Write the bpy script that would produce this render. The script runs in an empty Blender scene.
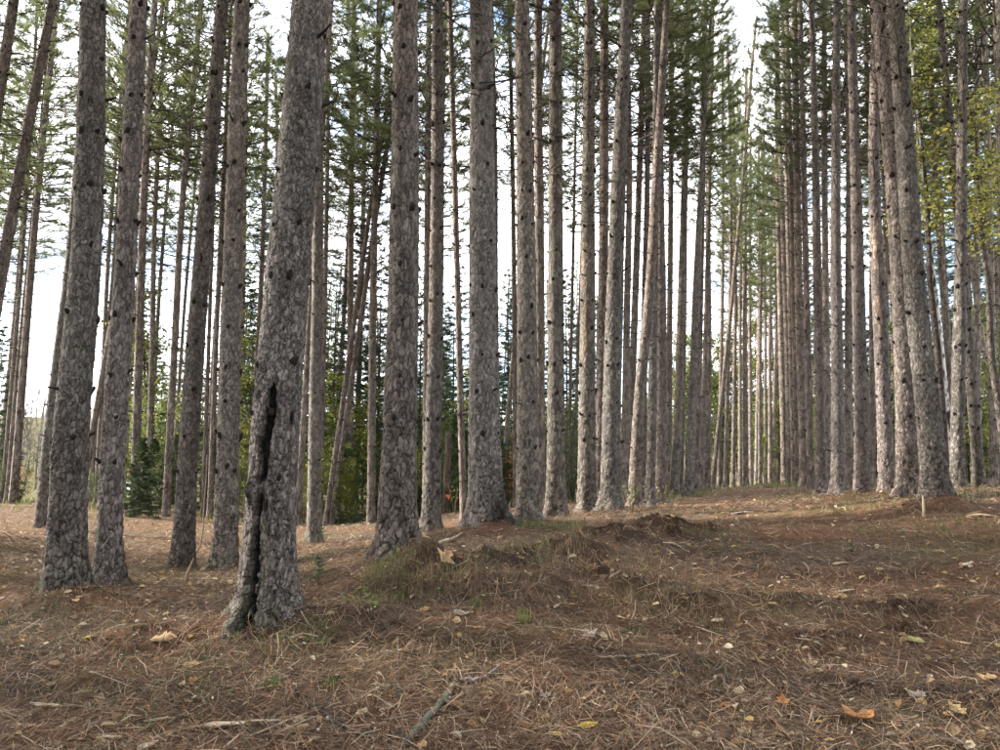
import bpy, math, random
import numpy as np
from mathutils import Vector, Euler

# ------------------------------------------------------------------ camera, sky, sun, exposure
EYE = (0.0, 0.0, 1.5)
PITCH = math.radians(7.8)
F = 751.0                                     # focal length in photo pixels (photo is 1000 x 750)
SUN_AZ = math.radians(-76)                    # clockwise from +Y
SUN_EL = math.radians(31)

sc = bpy.context.scene
col = sc.collection
cam_d = bpy.data.cameras.new('camera')
cam_d.sensor_width = 36.0
cam_d.lens = 36.0 * F / 1000.0
cam_d.clip_start = 0.05
cam_d.clip_end = 2000.0
cam = bpy.data.objects.new('camera', cam_d)
cam.location = EYE
cam.rotation_euler = (math.pi / 2 + PITCH, 0, 0)
col.objects.link(cam)
sc.camera = cam

world = bpy.data.worlds.new('World')
sc.world = world
world.use_nodes = True
wn = world.node_tree
wn.nodes.clear()
w_out = wn.nodes.new('ShaderNodeOutputWorld')
w_bg = wn.nodes.new('ShaderNodeBackground')
w_bg.inputs['Strength'].default_value = 0.15
sky = wn.nodes.new('ShaderNodeTexSky')
sky.sky_type = 'NISHITA'
sky.sun_disc = False
sky.sun_elevation = SUN_EL
sky.sun_rotation = SUN_AZ
sky.air_density = 1.0
sky.dust_density = 1.6
# broken white cloud, laid out by direction and the same all round
w_tc = wn.nodes.new('ShaderNodeTexCoord')
w_map = wn.nodes.new('ShaderNodeMapping')
w_map.inputs['Scale'].default_value = (1.0, 1.0, 2.2)
w_noise = wn.nodes.new('ShaderNodeTexNoise')
w_noise.inputs['Scale'].default_value = 2.6
w_noise.inputs['Detail'].default_value = 7.0
w_noise.inputs['Roughness'].default_value = 0.58
w_ramp = wn.nodes.new('ShaderNodeValToRGB')
w_ramp.color_ramp.elements[0].position = 0.38
w_ramp.color_ramp.elements[1].position = 0.55
w_mix = wn.nodes.new('ShaderNodeMix')
w_mix.data_type = 'RGBA'
w_mix.inputs['B'].default_value = (7.6, 7.7, 7.9, 1)
wn.links.new(w_tc.outputs['Generated'], w_map.inputs['Vector'])
wn.links.new(w_map.outputs['Vector'], w_noise.inputs['Vector'])
wn.links.new(w_noise.outputs['Fac'], w_ramp.inputs['Fac'])
wn.links.new(w_ramp.outputs['Color'], w_mix.inputs['Factor'])
wn.links.new(sky.outputs['Color'], w_mix.inputs['A'])
wn.links.new(w_mix.outputs['Result'], w_bg.inputs['Color'])
wn.links.new(w_bg.outputs['Background'], w_out.inputs['Surface'])

sun_d = bpy.data.lights.new('sun', 'SUN')
sun_d.energy = 3.8
sun_d.angle = math.radians(2.5)
sun_d.color = (1.0, 0.93, 0.82)
sun = bpy.data.objects.new('sun', sun_d)
sdir = Vector((math.sin(SUN_AZ) * math.cos(SUN_EL), math.cos(SUN_AZ) * math.cos(SUN_EL), math.sin(SUN_EL)))
sun.rotation_euler = sdir.to_track_quat('Z', 'Y').to_euler()
sun.location = sdir * 80
col.objects.link(sun)

sc.view_settings.view_transform = 'Standard'
sc.view_settings.look = 'None'
sc.view_settings.gamma = 1.0
sc.view_settings.use_curve_mapping = False
sc.view_settings.exposure = 2.2
sc.render.engine = 'CYCLES'
sc.cycles.max_bounces = 6
sc.cycles.diffuse_bounces = 3
sc.cycles.glossy_bounces = 1
sc.cycles.transmission_bounces = 3
sc.cycles.transparent_max_bounces = 4
sc.cycles.use_denoising = True
sc.cycles.denoiser = 'OPENIMAGEDENOISE'
sc.cycles.denoising_input_passes = 'RGB_ALBEDO_NORMAL'
sc.cycles.denoising_prefilter = 'ACCURATE'
sc.cycles.sample_clamp_indirect = 8.0

rng = np.random.default_rng(11)
random.seed(11)
TAU = 2 * math.pi
cp, sp = math.cos(PITCH), math.sin(PITCH)


def at(px, py, Y):
    """the point Y metres ahead that the photo shows at pixel (px, py)"""
    rx, up = (px - 500) / F, (375 - py) / F
    dy, dz = cp - up * sp, sp + up * cp
    s = Y / dy
    return Vector((rx * s, Y, EYE[2] + dz * s))


def to_px(p):
    x, y, z = p[0], p[1], p[2] - EYE[2]
    d = y * cp + z * sp
    u = -y * sp + z * cp
    return 500 + F * x / d, 375 - F * u / d


# ------------------------------------------------------------------ noise
class Noise2:
    def __init__(s, seed, n=256):
        s.t = np.random.default_rng(seed).random((n, n)); s.n = n
    def __call__(s, x, y):
        x = np.asarray(x, float); y = np.asarray(y, float)
        xi, yi = np.floor(x).astype(int), np.floor(y).astype(int)
        fx, fy = x - xi, y - yi
        fx = fx * fx * (3 - 2 * fx); fy = fy * fy * (3 - 2 * fy)
        a, b = xi % s.n, (xi + 1) % s.n
        c, d = yi % s.n, (yi + 1) % s.n
        return (s.t[a, c] * (1 - fx) + s.t[b, c] * fx) * (1 - fy) + (s.t[a, d] * (1 - fx) + s.t[b, d] * fx) * fy


N1 = Noise2(1)


def fbm(x, y, o=4, off=0.0):
    v, a, t = 0, 1, 0
    for i in range(o):
        v = v + a * N1(x + off + 17.3 * i, y - off + 9.1 * i); t += a
        x, y, a = x * 2.03, y * 2.03, a * .5
    return v / t


def smooth(a, b, x):
    t = np.clip((x - a) / (b - a), 0, 1)
    return t * t * (3 - 2 * t)


# ------------------------------------------------------------------ mesh helpers
class MB:
    """collects vertices, faces and a colour per vertex; builds ONE mesh"""
    def __init__(s):
        s.v, s.q, s.t, s.c, s.n = [], [], [], [], 0
    def add(s, v, q=None, t=None, c=(1, 1, 1)):
        v = np.asarray(v, np.float32).reshape(-1, 3)
        if q is not None and len(q): s.q.append(np.asarray(q, np.int32).reshape(-1, 4) + s.n)
        if t is not None and len(t): s.t.append(np.asarray(t, np.int32).reshape(-1, 3) + s.n)
        c = np.asarray(c, np.float32)
        s.c.append(np.broadcast_to(c, (len(v), 3)) if c.ndim == 1 else c)
        s.v.append(v); s.n += len(v)
    def tube(s, pts, rad, k=5, c=(1, 1, 1), cap=True):
        pts = np.asarray(pts, float); rad = np.broadcast_to(np.asarray(rad, float), (len(pts),))
        d = np.gradient(pts, axis=0); d /= np.linalg.norm(d, axis=1, keepdims=True) + 1e-9
        ref = np.array([0, 0, 1.0]) if abs(d[:, 2]).mean() < .8 else np.array([1.0, 0, 0])
        a = np.cross(d, ref); a /= np.linalg.norm(a, axis=1, keepdims=True) + 1e-9
        b = np.cross(d, a)
        th = np.arange(k) / k * TAU
        v = pts[:, None] + rad[:, None, None] * (a[:, None] * np.cos(th)[None, :, None] + b[:, None] * np.sin(th)[None, :, None])
        n = len(pts); i = np.arange(n - 1)[:, None] * k; j = np.arange(k)[None]; j2 = (j + 1) % k
        q = np.stack([i + j, i + j2, i + k + j2, i + k + j], -1).reshape(-1, 4)
        v = v.reshape(-1, 3); t = None
        if cap:
            v = np.vstack([v, pts[-1] + d[-1] * rad[-1] * .5, pts[0] - d[0] * rad[0] * .3]); e = (n - 1) * k
            t = [(e + m, e + (m + 1) % k, n * k) for m in range(k)] + [((m + 1) % k, m, n * k + 1) for m in range(k)]
        s.add(v, q, t, c)
    def mesh(s, name, mat, smooth_=False):
        me = bpy.data.meshes.new(name)
        v = np.concatenate(s.v) if s.v else np.zeros((0, 3), np.float32)
        q = np.concatenate(s.q) if s.q else np.zeros((0, 4), np.int32)
        t = np.concatenate(s.t) if s.t else np.zeros((0, 3), np.int32)
        loops = np.concatenate([q.ravel(), t.ravel()]).astype(np.int32)
        tot = np.concatenate([np.full(len(q), 4), np.full(len(t), 3)]).astype(np.int32)
        me.vertices.add(len(v)); me.vertices.foreach_set('co', v.ravel())
        me.loops.add(len(loops)); me.loops.foreach_set('vertex_index', loops)
        me.polygons.add(len(tot))
        me.polygons.foreach_set('loop_start', (np.cumsum(tot) - tot).astype(np.int32))
        me.polygons.foreach_set('loop_total', tot)
        if smooth_: me.polygons.foreach_set('use_smooth', np.ones(len(tot), bool))
        me.update(calc_edges=True)
        at_ = me.color_attributes.new('Col', 'FLOAT_COLOR', 'POINT')
        c = np.ones((len(v), 4), np.float32); c[:, :3] = np.concatenate(s.c)
        at_.data.foreach_set('color', c.ravel())
        me.materials.append(mat)
        return me


def link(name, me, parent=None, loc=(0, 0, 0), rot=(0, 0, 0), scale=(1, 1, 1)):
    o = bpy.data.objects.new(name, me)
    o.location, o.rotation_euler, o.scale = loc, rot, scale
    o.parent = parent
    col.objects.link(o)
    return o


def tag(o, label=None, cat=None, group=None, kind=None):
    if label: o['label'] = label
    if cat: o['category'] = cat
    if group: o['group'] = group
    if kind: o['kind'] = kind
    return o


# ------------------------------------------------------------------ materials
def mat_col(name, rough=.9, bump=0.0, bscale=60.0, nscale=8.0, namt=.25, trans=0.0, spec=.2, stretch=(1, 1, 1), objrand=0.0, detail=5):
    m = bpy.data.materials.new(name); m.use_nodes = True
    nt = m.node_tree; nt.nodes.clear(); L = nt.links.new
    out = nt.nodes.new('ShaderNodeOutputMaterial'); bs = nt.nodes.new('ShaderNodeBsdfPrincipled')
    at_ = nt.nodes.new('ShaderNodeVertexColor'); at_.layer_name = 'Col'
    tc = nt.nodes.new('ShaderNodeTexCoord'); mp = nt.nodes.new('ShaderNodeMapping'); mp.inputs['Scale'].default_value = stretch
    L(tc.outputs['Object'], mp.inputs['Vector'])
    no = nt.nodes.new('ShaderNodeTexNoise'); no.inputs['Scale'].default_value = nscale; no.inputs['Detail'].default_value = detail
    L(mp.outputs['Vector'], no.inputs['Vector'])
    mr = nt.nodes.new('ShaderNodeMapRange'); mr.inputs['From Min'].default_value = .25; mr.inputs['From Max'].default_value = .75
    mr.inputs['To Min'].default_value = 1 - namt; mr.inputs['To Max'].default_value = 1 + namt
    L(no.outputs['Fac'], mr.inputs['Value'])
    mx = nt.nodes.new('ShaderNodeVectorMath'); mx.operation = 'SCALE'
    L(at_.outputs['Color'], mx.inputs[0]); L(mr.outputs['Result'], mx.inputs['Scale'])
    csock = mx.outputs['Vector']
    if objrand:
        oi = nt.nodes.new('ShaderNodeObjectInfo'); hs = nt.nodes.new('ShaderNodeHueSaturation')
        m1 = nt.nodes.new('ShaderNodeMapRange'); m1.inputs['To Min'].default_value = 1 - objrand; m1.inputs['To Max'].default_value = 1 + objrand
        m2 = nt.nodes.new('ShaderNodeMapRange'); m2.inputs['To Min'].default_value = .5 - objrand * .06; m2.inputs['To Max'].default_value = .5 + objrand * .06
        L(oi.outputs['Random'], m1.inputs['Value']); L(oi.outputs['Random'], m2.inputs['Value'])
        L(csock, hs.inputs['Color']); L(m1.outputs['Result'], hs.inputs['Value']); L(m2.outputs['Result'], hs.inputs['Hue'])
        csock = hs.outputs['Color']
    L(csock, bs.inputs['Base Color'])
    bs.inputs['Roughness'].default_value = rough
    bs.inputs['Specular IOR Level'].default_value = spec
    if bump:
        nb = nt.nodes.new('ShaderNodeTexNoise'); nb.inputs['Scale'].default_value = bscale; nb.inputs['Detail'].default_value = 4
        L(mp.outputs['Vector'], nb.inputs['Vector'])
        bp = nt.nodes.new('ShaderNodeBump'); bp.inputs['Strength'].default_value = bump; bp.inputs['Distance'].default_value = .02
        L(nb.outputs['Fac'], bp.inputs['Height']); L(bp.outputs['Normal'], bs.inputs['Normal'])
    sh = bs.outputs['BSDF']
    if trans:
        tr = nt.nodes.new('ShaderNodeBsdfTranslucent'); L(csock, tr.inputs['Color'])
        ms = nt.nodes.new('ShaderNodeMixShader'); ms.inputs['Fac'].default_value = trans
        L(sh, ms.inputs[1]); L(tr.outputs['BSDF'], ms.inputs[2]); sh = ms.outputs['Shader']
    L(sh, out.inputs['Surface'])
    return m


M_bark = mat_col('pine_bark', .95, .3, 38, 5.0, .2, stretch=(1, 1, .5), spec=.12)


def flaky(m, scale, zs, dist=.012, crack=.5, lo=.68, hi=1.28):
    """adds crisp bark flakes (stepped relief and a tone per flake) to a bark material"""
    nt = m.node_tree; L = nt.links.new
    bs = next(n for n in nt.nodes if n.type == 'BSDF_PRINCIPLED'); tc = nt.nodes.new('ShaderNodeTexCoord')
    nz = nt.nodes.new('ShaderNodeTexNoise'); nz.inputs['Scale'].default_value = scale * .75; nz.inputs['Detail'].default_value = 3
    L(tc.outputs['Object'], nz.inputs['Vector'])
    sub = nt.nodes.new('ShaderNodeVectorMath'); sub.operation = 'SUBTRACT'; sub.inputs[1].default_value = (.5, .5, .5); L(nz.outputs['Color'], sub.inputs[0])
    scl = nt.nodes.new('ShaderNodeVectorMath'); scl.operation = 'SCALE'; scl.inputs['Scale'].default_value = 1.9 / scale; L(sub.outputs['Vector'], scl.inputs[0])
    add0 = nt.nodes.new('ShaderNodeVectorMath'); add0.operation = 'ADD'; L(tc.outputs['Object'], add0.inputs[0]); L(scl.outputs['Vector'], add0.inputs[1])
    oi = nt.nodes.new('ShaderNodeObjectInfo'); orr = nt.nodes.new('ShaderNodeMapRange'); orr.inputs['To Min'].default_value = .72; orr.inputs['To Max'].default_value = 1.25; L(oi.outputs['Random'], orr.inputs['Value'])
    add = nt.nodes.new('ShaderNodeVectorMath'); add.operation = 'SCALE'; L(add0.outputs['Vector'], add.inputs[0]); L(orr.outputs['Result'], add.inputs['Scale'])
    mp = nt.nodes.new('ShaderNodeMapping'); mp.inputs['Scale'].default_value = (1, 1, zs); L(add.outputs['Vector'], mp.inputs['Vector'])
    v1 = nt.nodes.new('ShaderNodeTexVoronoi'); v1.inputs['Scale'].default_value = scale; L(mp.outputs['Vector'], v1.inputs['Vector'])
    v2 = nt.nodes.new('ShaderNodeTexVoronoi'); v2.feature = 'DISTANCE_TO_EDGE'; v2.inputs['Scale'].default_value = scale; L(mp.outputs['Vector'], v2.inputs['Vector'])
    sep = nt.nodes.new('ShaderNodeSeparateColor'); L(v1.outputs['Color'], sep.inputs['Color'])
    ed = nt.nodes.new('ShaderNodeMapRange'); ed.inputs['From Max'].default_value = .10; L(v2.outputs['Distance'], ed.inputs['Value'])
    tone = nt.nodes.new('ShaderNodeMapRange'); tone.inputs['To Min'].default_value = lo; tone.inputs['To Max'].default_value = hi; L(sep.outputs['Red'], tone.inputs['Value'])
    # cracks come and go
    n2 = nt.nodes.new('ShaderNodeTexNoise'); n2.inputs['Scale'].default_value = scale * .35; L(tc.outputs['Object'], n2.inputs['Vector'])
    cm = nt.nodes.new('ShaderNodeMapRange'); cm.inputs['From Min'].default_value = .42; cm.inputs['From Max'].default_value = .62; cm.inputs['To Min'].default_value = .15; cm.inputs['To Max'].default_value = crack; L(n2.outputs['Fac'], cm.inputs['Value'])
    inv = nt.nodes.new('ShaderNodeMath'); inv.operation = 'SUBTRACT'; inv.inputs[0].default_value = 1; L(ed.outputs['Result'], inv.inputs[1])
    ck = nt.nodes.new('ShaderNodeMath'); ck.operation = 'MULTIPLY'; L(inv.outputs[0], ck.inputs[0]); L(cm.outputs['Result'], ck.inputs[1])
    ck2 = nt.nodes.new('ShaderNodeMath'); ck2.operation = 'SUBTRACT'; ck2.inputs[0].default_value = 1; L(ck.outputs[0], ck2.inputs[1])
    tt = nt.nodes.new('ShaderNodeMath'); tt.operation = 'MULTIPLY'; L(tone.outputs['Result'], tt.inputs[0]); L(ck2.outputs[0], tt.inputs[1])
    old = bs.inputs['Base Color'].links[0].from_socket
    mul = nt.nodes.new('ShaderNodeVectorMath'); mul.operation = 'SCALE'; L(old, mul.inputs[0]); L(tt.outputs[0], mul.inputs['Scale']); L(mul.outputs['Vector'], bs.inputs['Base Color'])
    # height: plate level x edge + slope of the flake
    hh = nt.nodes.new('ShaderNodeMath'); hh.operation = 'MULTIPLY_ADD'; L(sep.outputs['Green'], hh.inputs[0]); hh.inputs[1].default_value = .8; L(ed.outputs['Result'], hh.inputs[2])
    h2 = nt.nodes.new('ShaderNodeMath'); h2.operation = 'MULTIPLY_ADD'; L(v1.outputs['Distance'], h2.inputs[0]); h2.inputs[1].default_value = -.5; L(hh.outputs[0], h2.inputs[2])
    bp = nt.nodes.new('ShaderNodeBump'); bp.inputs['Strength'].default_value = 1.0; bp.inputs['Distance'].default_value = dist; L(h2.outputs[0], bp.inputs['Height'])
    if bs.inputs['Normal'].links: L(bs.inputs['Normal'].links[0].from_socket, bp.inputs['Normal'])
    L(bp.outputs['Normal'], bs.inputs['Normal'])


flaky(M_bark, 27, .40, .012, .42, .62, 1.35)
M_barkfar = mat_col('pine_bark_distant', .95, .7, 30, 9.0, .3, stretch=(1, 1, .35), spec=.12, objrand=.16)
flaky(M_barkfar, 11, .5, .02, .6)
M_wood = mat_col('dead_wood', .9, .4, 80, 20, .25, spec=.15)
M_knot = mat_col('knot_wood', .95, .6, 60, 30, .35, spec=.1)
M_needle = mat_col('pine_needles', .6, 0, 1, .6, .3, trans=.5, spec=.3, objrand=.14, detail=2)
M_spruce = mat_col('spruce_needles', .65, 0, 1, .9, .35, trans=.3, spec=.25, objrand=.2, detail=2)
M_leaf = mat_col('broad_leaves', .6, 0, 1, 1.1, .25, trans=.58, spec=.25, objrand=.18, detail=2)
M_ground = mat_col('needle_litter_soil', .97, .9, 55, 14, .38, spec=.05, detail=8)
M_litter = mat_col('fallen_needles', .8, 0, 1, 3, .25, spec=.15, trans=.1)
M_dryleaf = mat_col('dry_leaf', .75, .35, 90, 30, .22, spec=.2, trans=.2)
M_grass = mat_col('grass_blades', .6, 0, 1, 2, .25, trans=.35, spec=.25)
M_chip = mat_col('split_wood', .85, .6, 110, 25, .25, spec=.15, stretch=(.3, 1, 1))
M_lichen = mat_col('lichen_bark', .95, .9, 70, 22, .5, spec=.1)
M_soil = mat_col('loose_soil', .98, 1.0, 40, 18, .45, spec=.05, detail=8)
M_rock = mat_col('pale_stone', .9, .5, 12, 4, .25, spec=.2)
M_build = mat_col('weathered_siding', .9, .2, 10, 3, .1, spec=.2)
M_tape = mat_col('plastic_tape', .5, 0, 1, 3, .1, spec=.4)
M_birch = mat_col('birch_bark', .8, .3, 40, 6, .1, spec=.2)

# ------------------------------------------------------------------ terrain
CTRL = [  # (px, py, distance ahead) ground seen in the photograph
    (500, 750, 4.35), (100, 750, 4.25), (950, 750, 4.4), (700, 650, 5.9), (900, 650, 6.0), (300, 690, 5.2), (30, 680, 5.4), (500, 650, 5.8),
    (700, 600, 7.0), (850, 550, 8.6), (980, 560, 8.4), (700, 545, 9.5), (800, 512, 14), (760, 497, 22), (770, 487, 45),
    (262, 632, 6.3), (65, 600, 7.6), (107, 590, 8.8), (182, 574, 10.8), (224, 579, 10.2), (43, 527, 16), (313, 543, 16),
    (397, 557, 7.8), (431, 538, 12), (484, 522, 10.2), (527, 524, 11.2), (555, 524, 12.5), (586, 519, 14.2), (610, 506, 13.6),
    (634, 508, 16), (650, 511, 17), (661, 503, 18.5), (674, 495, 27), (690, 496, 25), (707, 490, 38), (745, 487, 46), (712, 489, 40),
    (936, 504, 10.4), (909, 498, 11.4), (886, 494, 14.2), (863, 497, 15.2), (837, 495, 18), (822, 493, 20), (805, 488, 26), (786, 484, 36),
    (958, 491, 14.5), (980, 495, 15.5), (999, 487, 22), (5, 504, 30), (134, 515, 24), (165, 517, 25), (147, 508, 30), (325, 528, 27),
    (350, 524, 32), (371, 527, 26), (444, 514, 26), (464, 523, 18), (440, 590, 6.9), (660, 528, 10.6), (350, 570, 8.6), (300, 555, 11), (480, 560, 8.0), (400, 600, 6.7), (20, 560, 9.5), (560, 560, 8.0)]


def base_z(x, y):
    t = smooth(-6, 10, x - .28 * y + 2)
    z = .25 + .8 * t
    z = z - .35 * smooth(3.5, -2, y)
    r = np.hypot(x, y)
    z = z + 15 * smooth(105, 190, r) + 5 * smooth(90, 200, r) * (fbm(x * .012, y * .012, 3) - .5)
    return z


P = np.array([at(*c) for c in CTRL])
KS = 4.5


def kern(d): return (1 + d / KS) * np.exp(-d / KS)


_d = np.hypot(P[:, None, 0] - P[None, :, 0], P[:, None, 1] - P[None, :, 1])
WGT = np.linalg.solve(kern(_d) + .02 * np.eye(len(P)), P[:, 2] - base_z(P[:, 0], P[:, 1]))


def coarse_z(x, y):
    x = np.asarray(x, float); y = np.asarray(y, float)
    z = base_z(x, y)
    for i in range(len(P)):
        z = z + WGT[i] * kern(np.hypot(x - P[i, 0], y - P[i, 1]))
    return z


MOUNDS = []   # x, y, rx, ry, height, soil  (churned heaps of soil, roots and needles)
for px, py, Y, rx, ry, h, s in [(662, 533, 10.3, .7, .45, .12, 1), (610, 548, 9.0, .4, .25, .07, .8), (700, 538, 10.0, .4, .25, .06, .8), (570, 562, 8.2, .5, .32, .19, .9), (440, 578, 7.3, .5, .3, .18, .7), (545, 600, 6.9, .4, .25, .14, .7), (500, 575, 7.5, .35, .22, .14, .8), (470, 600, 6.8, .4, .22, .10, .6), (600, 582, 7.5, .35, .2, .13, .9), (385, 590, 6.9, .35, .25, .10, .4), (350, 612, 6.4, .4, .22, .07, .4), (620, 545, 9.0, .45, .25, .13, .9),
                             (640, 596, 7.1, .35, .22, .13, .8), (690, 610, 6.8, .4, .2, .12, .8), (770, 573, 7.9, .9, .25, .02, .8), (900, 575, 7.8, .8, .2, .02, .7), (960, 596, 7.2, .5, .2, .03, .7), (720, 560, 8.5, .7, .3, .03, .7), (835, 640, 6.2, .5, .15, .04, .8), (780, 660, 5.8, .5, .16, .03, .6), (930, 690, 5.2, .45, .12, .04, .7), (600, 690, 5.2, .5, .15, .02, .5), (690, 700, 5.1, .4, .12, .02, .5), (450, 650, 5.8, .5, .15, .03, .4), (90, 690, 5.2, .5, .15, .03, .5), (30, 650, 6.0, .5, .2, .04, .4), (905, 622, 6.8, .45, .2, .09, .9), (790, 604, 7.1, .4, .2, .06, .6),
                             (60, 612, 7.2, .6, .4, .13, .3), (150, 645, 6.2, .55, .22, .11, .7), (520, 563, 8.0, .28, .18, .1, 1), (985, 712, 4.9, .35, .15, .06, 1),
                             (870, 505, 12.2, 1.2, .35, .10, .6), (925, 512, 10.2, .6, .3, .08, .4), (480, 528, 9.8, .7, .4, .06, .2),
                             (250, 640, 6.0, .55, .35, .08, .3), (400, 562, 7.6, .5, .4, .07, .2)]:
    p = at(px, py, Y); MOUNDS.append((p.x, p.y, rx, ry, h, s))
for px, py, Y in [(65, 600, 7.6), (107, 590, 8.8), (182, 574, 10.8), (224, 579, 10.2), (262, 632, 6.3), (397, 557, 7.8), (431, 538, 12), (484, 522, 10.2), (527, 524, 11.2), (555, 524, 12.5), (586, 519, 14.2), (610, 506, 13.6), (936, 504, 10.4), (909, 498, 11.4), (886, 494, 14.2), (863, 497, 15.2)]:
    p = at(px, py, Y); MOUNDS.append((p.x + .03, p.y - .05, .42, .36, .085, .12))
HOLES = []
for px, py, Y, rx, ry, h in [(525, 566, 7.7, .16, .1, .08), (165, 655, 5.9, .4, .1, .07), (905, 634, 6.4, .35, .1, .06), (690, 545, 9.6, .3, .15, .06), (980, 724, 4.7, .3, .08, .05), (600, 575, 7.6, .3, .12, .06), (715, 622, 6.4, .25, .1, .05)]:
    p = at(px, py, Y); HOLES.append((p.x, p.y, rx, ry, h))


def soil_mask(x, y):
    m = 0
    for a, b, rx, ry, h, s in MOUNDS:
        m = np.maximum(m, s * np.exp(-(((x - a) / rx) ** 2 + ((y - b) / ry) ** 2) * 1.1))
    for a, b, rx, ry, h in HOLES:
        m = np.maximum(m, 1.1 * np.exp(-(((x - a) / rx) ** 2 + ((y - b) / ry) ** 2)))
    return m


def ground_z(x, y):
    x = np.asarray(x, float); y = np.asarray(y, float)
    z = coarse_z(x, y)
    near = np.exp(-(np.hypot(x, y - 6) / 22) ** 2)
    z = z + near * (.07 * (fbm(x * .9, y * .9, 2) - .5) + .075 * (fbm(x * 2.8, y * 2.8, 4, 40) - .5) + .03 * (fbm(x * 11, y * 11, 2, 90) - .5))
    z = z + (1 - near) * .3 * (fbm(x * .12, y * .12, 3) - .5) * smooth(20, 60, np.hypot(x, y))
    for a, b, rx, ry, h, s in MOUNDS:
        g = np.exp(-(((x - a) / rx) ** 2 + ((y - b) / ry) ** 2))
        z = z + h * g * (.2 + 1.6 * fbm(x * 5.0, y * 5.0, 4, 7))
    for a, b, rx, ry, h in HOLES:
        z = z - h * np.exp(-(((x - a) / rx) ** 2 + ((y - b) / ry) ** 2) * 1.5)
    sm = soil_mask(x, y)
    z = z + np.minimum(sm, 1) * .13 * (fbm(x * 8, y * 8, 3, 3) - .5)
    return z


def gz(x, y): return float(ground_z(np.array([x]), np.array([y]))[0])


def axis(lo, hi, step, ends, ratio):
    core = list(np.arange(lo, hi + 1e-6, step))
    s, v, left = step, lo, []
    while v > -ends: s *= ratio; v -= s; left.append(v)
    s, v, right = step, hi, []
    while v < ends: s *= ratio; v += s; right.append(v)
    return np.array(left[::-1] + core + right)


gx, gy = axis(-6, 8, .05, 420, 1.085), axis(3.0, 12.5, .05, 420, 1.085)
GX, GY = np.meshgrid(gx, gy)
GZ = ground_z(GX.ravel(), GY.ravel()).reshape(GX.shape)
nx, ny = len(gx), len(gy)
ii = (np.arange(ny - 1)[:, None] * nx + np.arange(nx - 1)[None]).reshape(-1)
c_need = np.array([.115, .066, .041]); c_grey = np.array([.088, .064, .047]); c_soil = np.array([.032, .021, .015]); c_green = np.array([.085, .082, .04]); c_tan = np.array([.15, .095, .05])
X, Y_ = GX.ravel(), GY.ravel()
k1 = smooth(.35, .65, fbm(X * .8, Y_ * .8, 4, 5))[:, None]
gc = c_need * (1 - k1) + c_grey * k1
left_leafy = (smooth(-2, -5, X + .05 * Y_) * smooth(7, 10, Y_))[:, None]
gc = gc * (1 - .22 * left_leafy) + c_tan * .22 * left_leafy
gr = (smooth(.55, .70, fbm(X * .7, Y_ * .7, 3, 77)) * .42)[:, None]
gc = gc * (1 - gr) + c_green * gr
fl = smooth(26, 45, np.hypot(X, Y_))[:, None] * .75
gc = gc * (1 - fl) + (np.array([.085, .085, .035])) * fl
sm = np.clip(soil_mask(X, Y_) * (.2 + 1.5 * fbm(X * 4, Y_ * 4, 3, 9)), 0, 1)[:, None]
gc = gc * (1 - sm) + c_soil * sm
mb = MB(); mb.add(np.stack([X, Y_, GZ.ravel()], 1), q=np.stack([ii, ii + 1, ii + nx + 1, ii + nx], 1), c=gc)
ground = link('ground', mb.mesh('ground', M_ground, True))
tag(ground, 'brown forest floor of pine needles, soil and leaf litter', 'ground', kind='structure')


HY = np.concatenate([np.arange(2.5, 14, .03), np.arange(14, 60, .2)])


def hit(px, py):
    """where the view through a photo pixel meets the ground"""
    a = at(px, py, 1.0) - Vector(EYE)
    z = ground_z(a.x * HY, a.y * HY); k = np.nonzero(EYE[2] + a.z * HY < z)[0]
    k = k[0] if len(k) else -1
    return Vector((a.x * HY[k], a.y * HY[k], z[k]))


def ground_n(x, y, e=.06):
    return Vector((-(gz(x + e, y) - gz(x - e, y)) / (2 * e), -(gz(x, y + e) - gz(x, y - e)) / (2 * e), 1)).normalized()


# ------------------------------------------------------------------ bark and trunks
def cells(u, v, nu, seed, jit=.85):
    """wrapped cell pattern: edge distance, cell random, offsets inside the cell"""
    r = np.random.default_rng(seed); nv = int(v.max()) + 4
    tab = r.random((nu, nv, 4))
    iu, iv = np.floor(u).astype(int), np.floor(v).astype(int)
    f1 = np.full(u.shape, 9.0); f2 = f1.copy(); rid = np.zeros(u.shape); du = np.zeros(u.shape); dv = np.zeros(u.shape); r2 = np.zeros(u.shape)
    for a in (-1, 0, 1):
        for b in (-1, 0, 1):
            cu, cv = iu + a, iv + b
            t = tab[cu % nu, cv % nv]
            ox, oy = u - (cu + .5 + (t[..., 0] - .5) * jit), v - (cv + .5 + (t[..., 1] - .5) * jit)
            d = np.sqrt(ox * ox + oy * oy)
            c1 = d < f1
            f2 = np.where(c1, f1, np.minimum(f2, d))
            rid = np.where(c1, t[..., 2], rid); r2 = np.where(c1, t[..., 3], r2); du = np.where(c1, ox, du); dv = np.where(c1, oy, dv)
            f1 = np.where(c1, d, f1)
    return f2 - f1, rid, r2, du, dv


BARK_A, BARK_B, FISS = np.array([.245, .222, .202]), np.array([.098, .086, .077]), np.array([.045, .032, .025])


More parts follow.
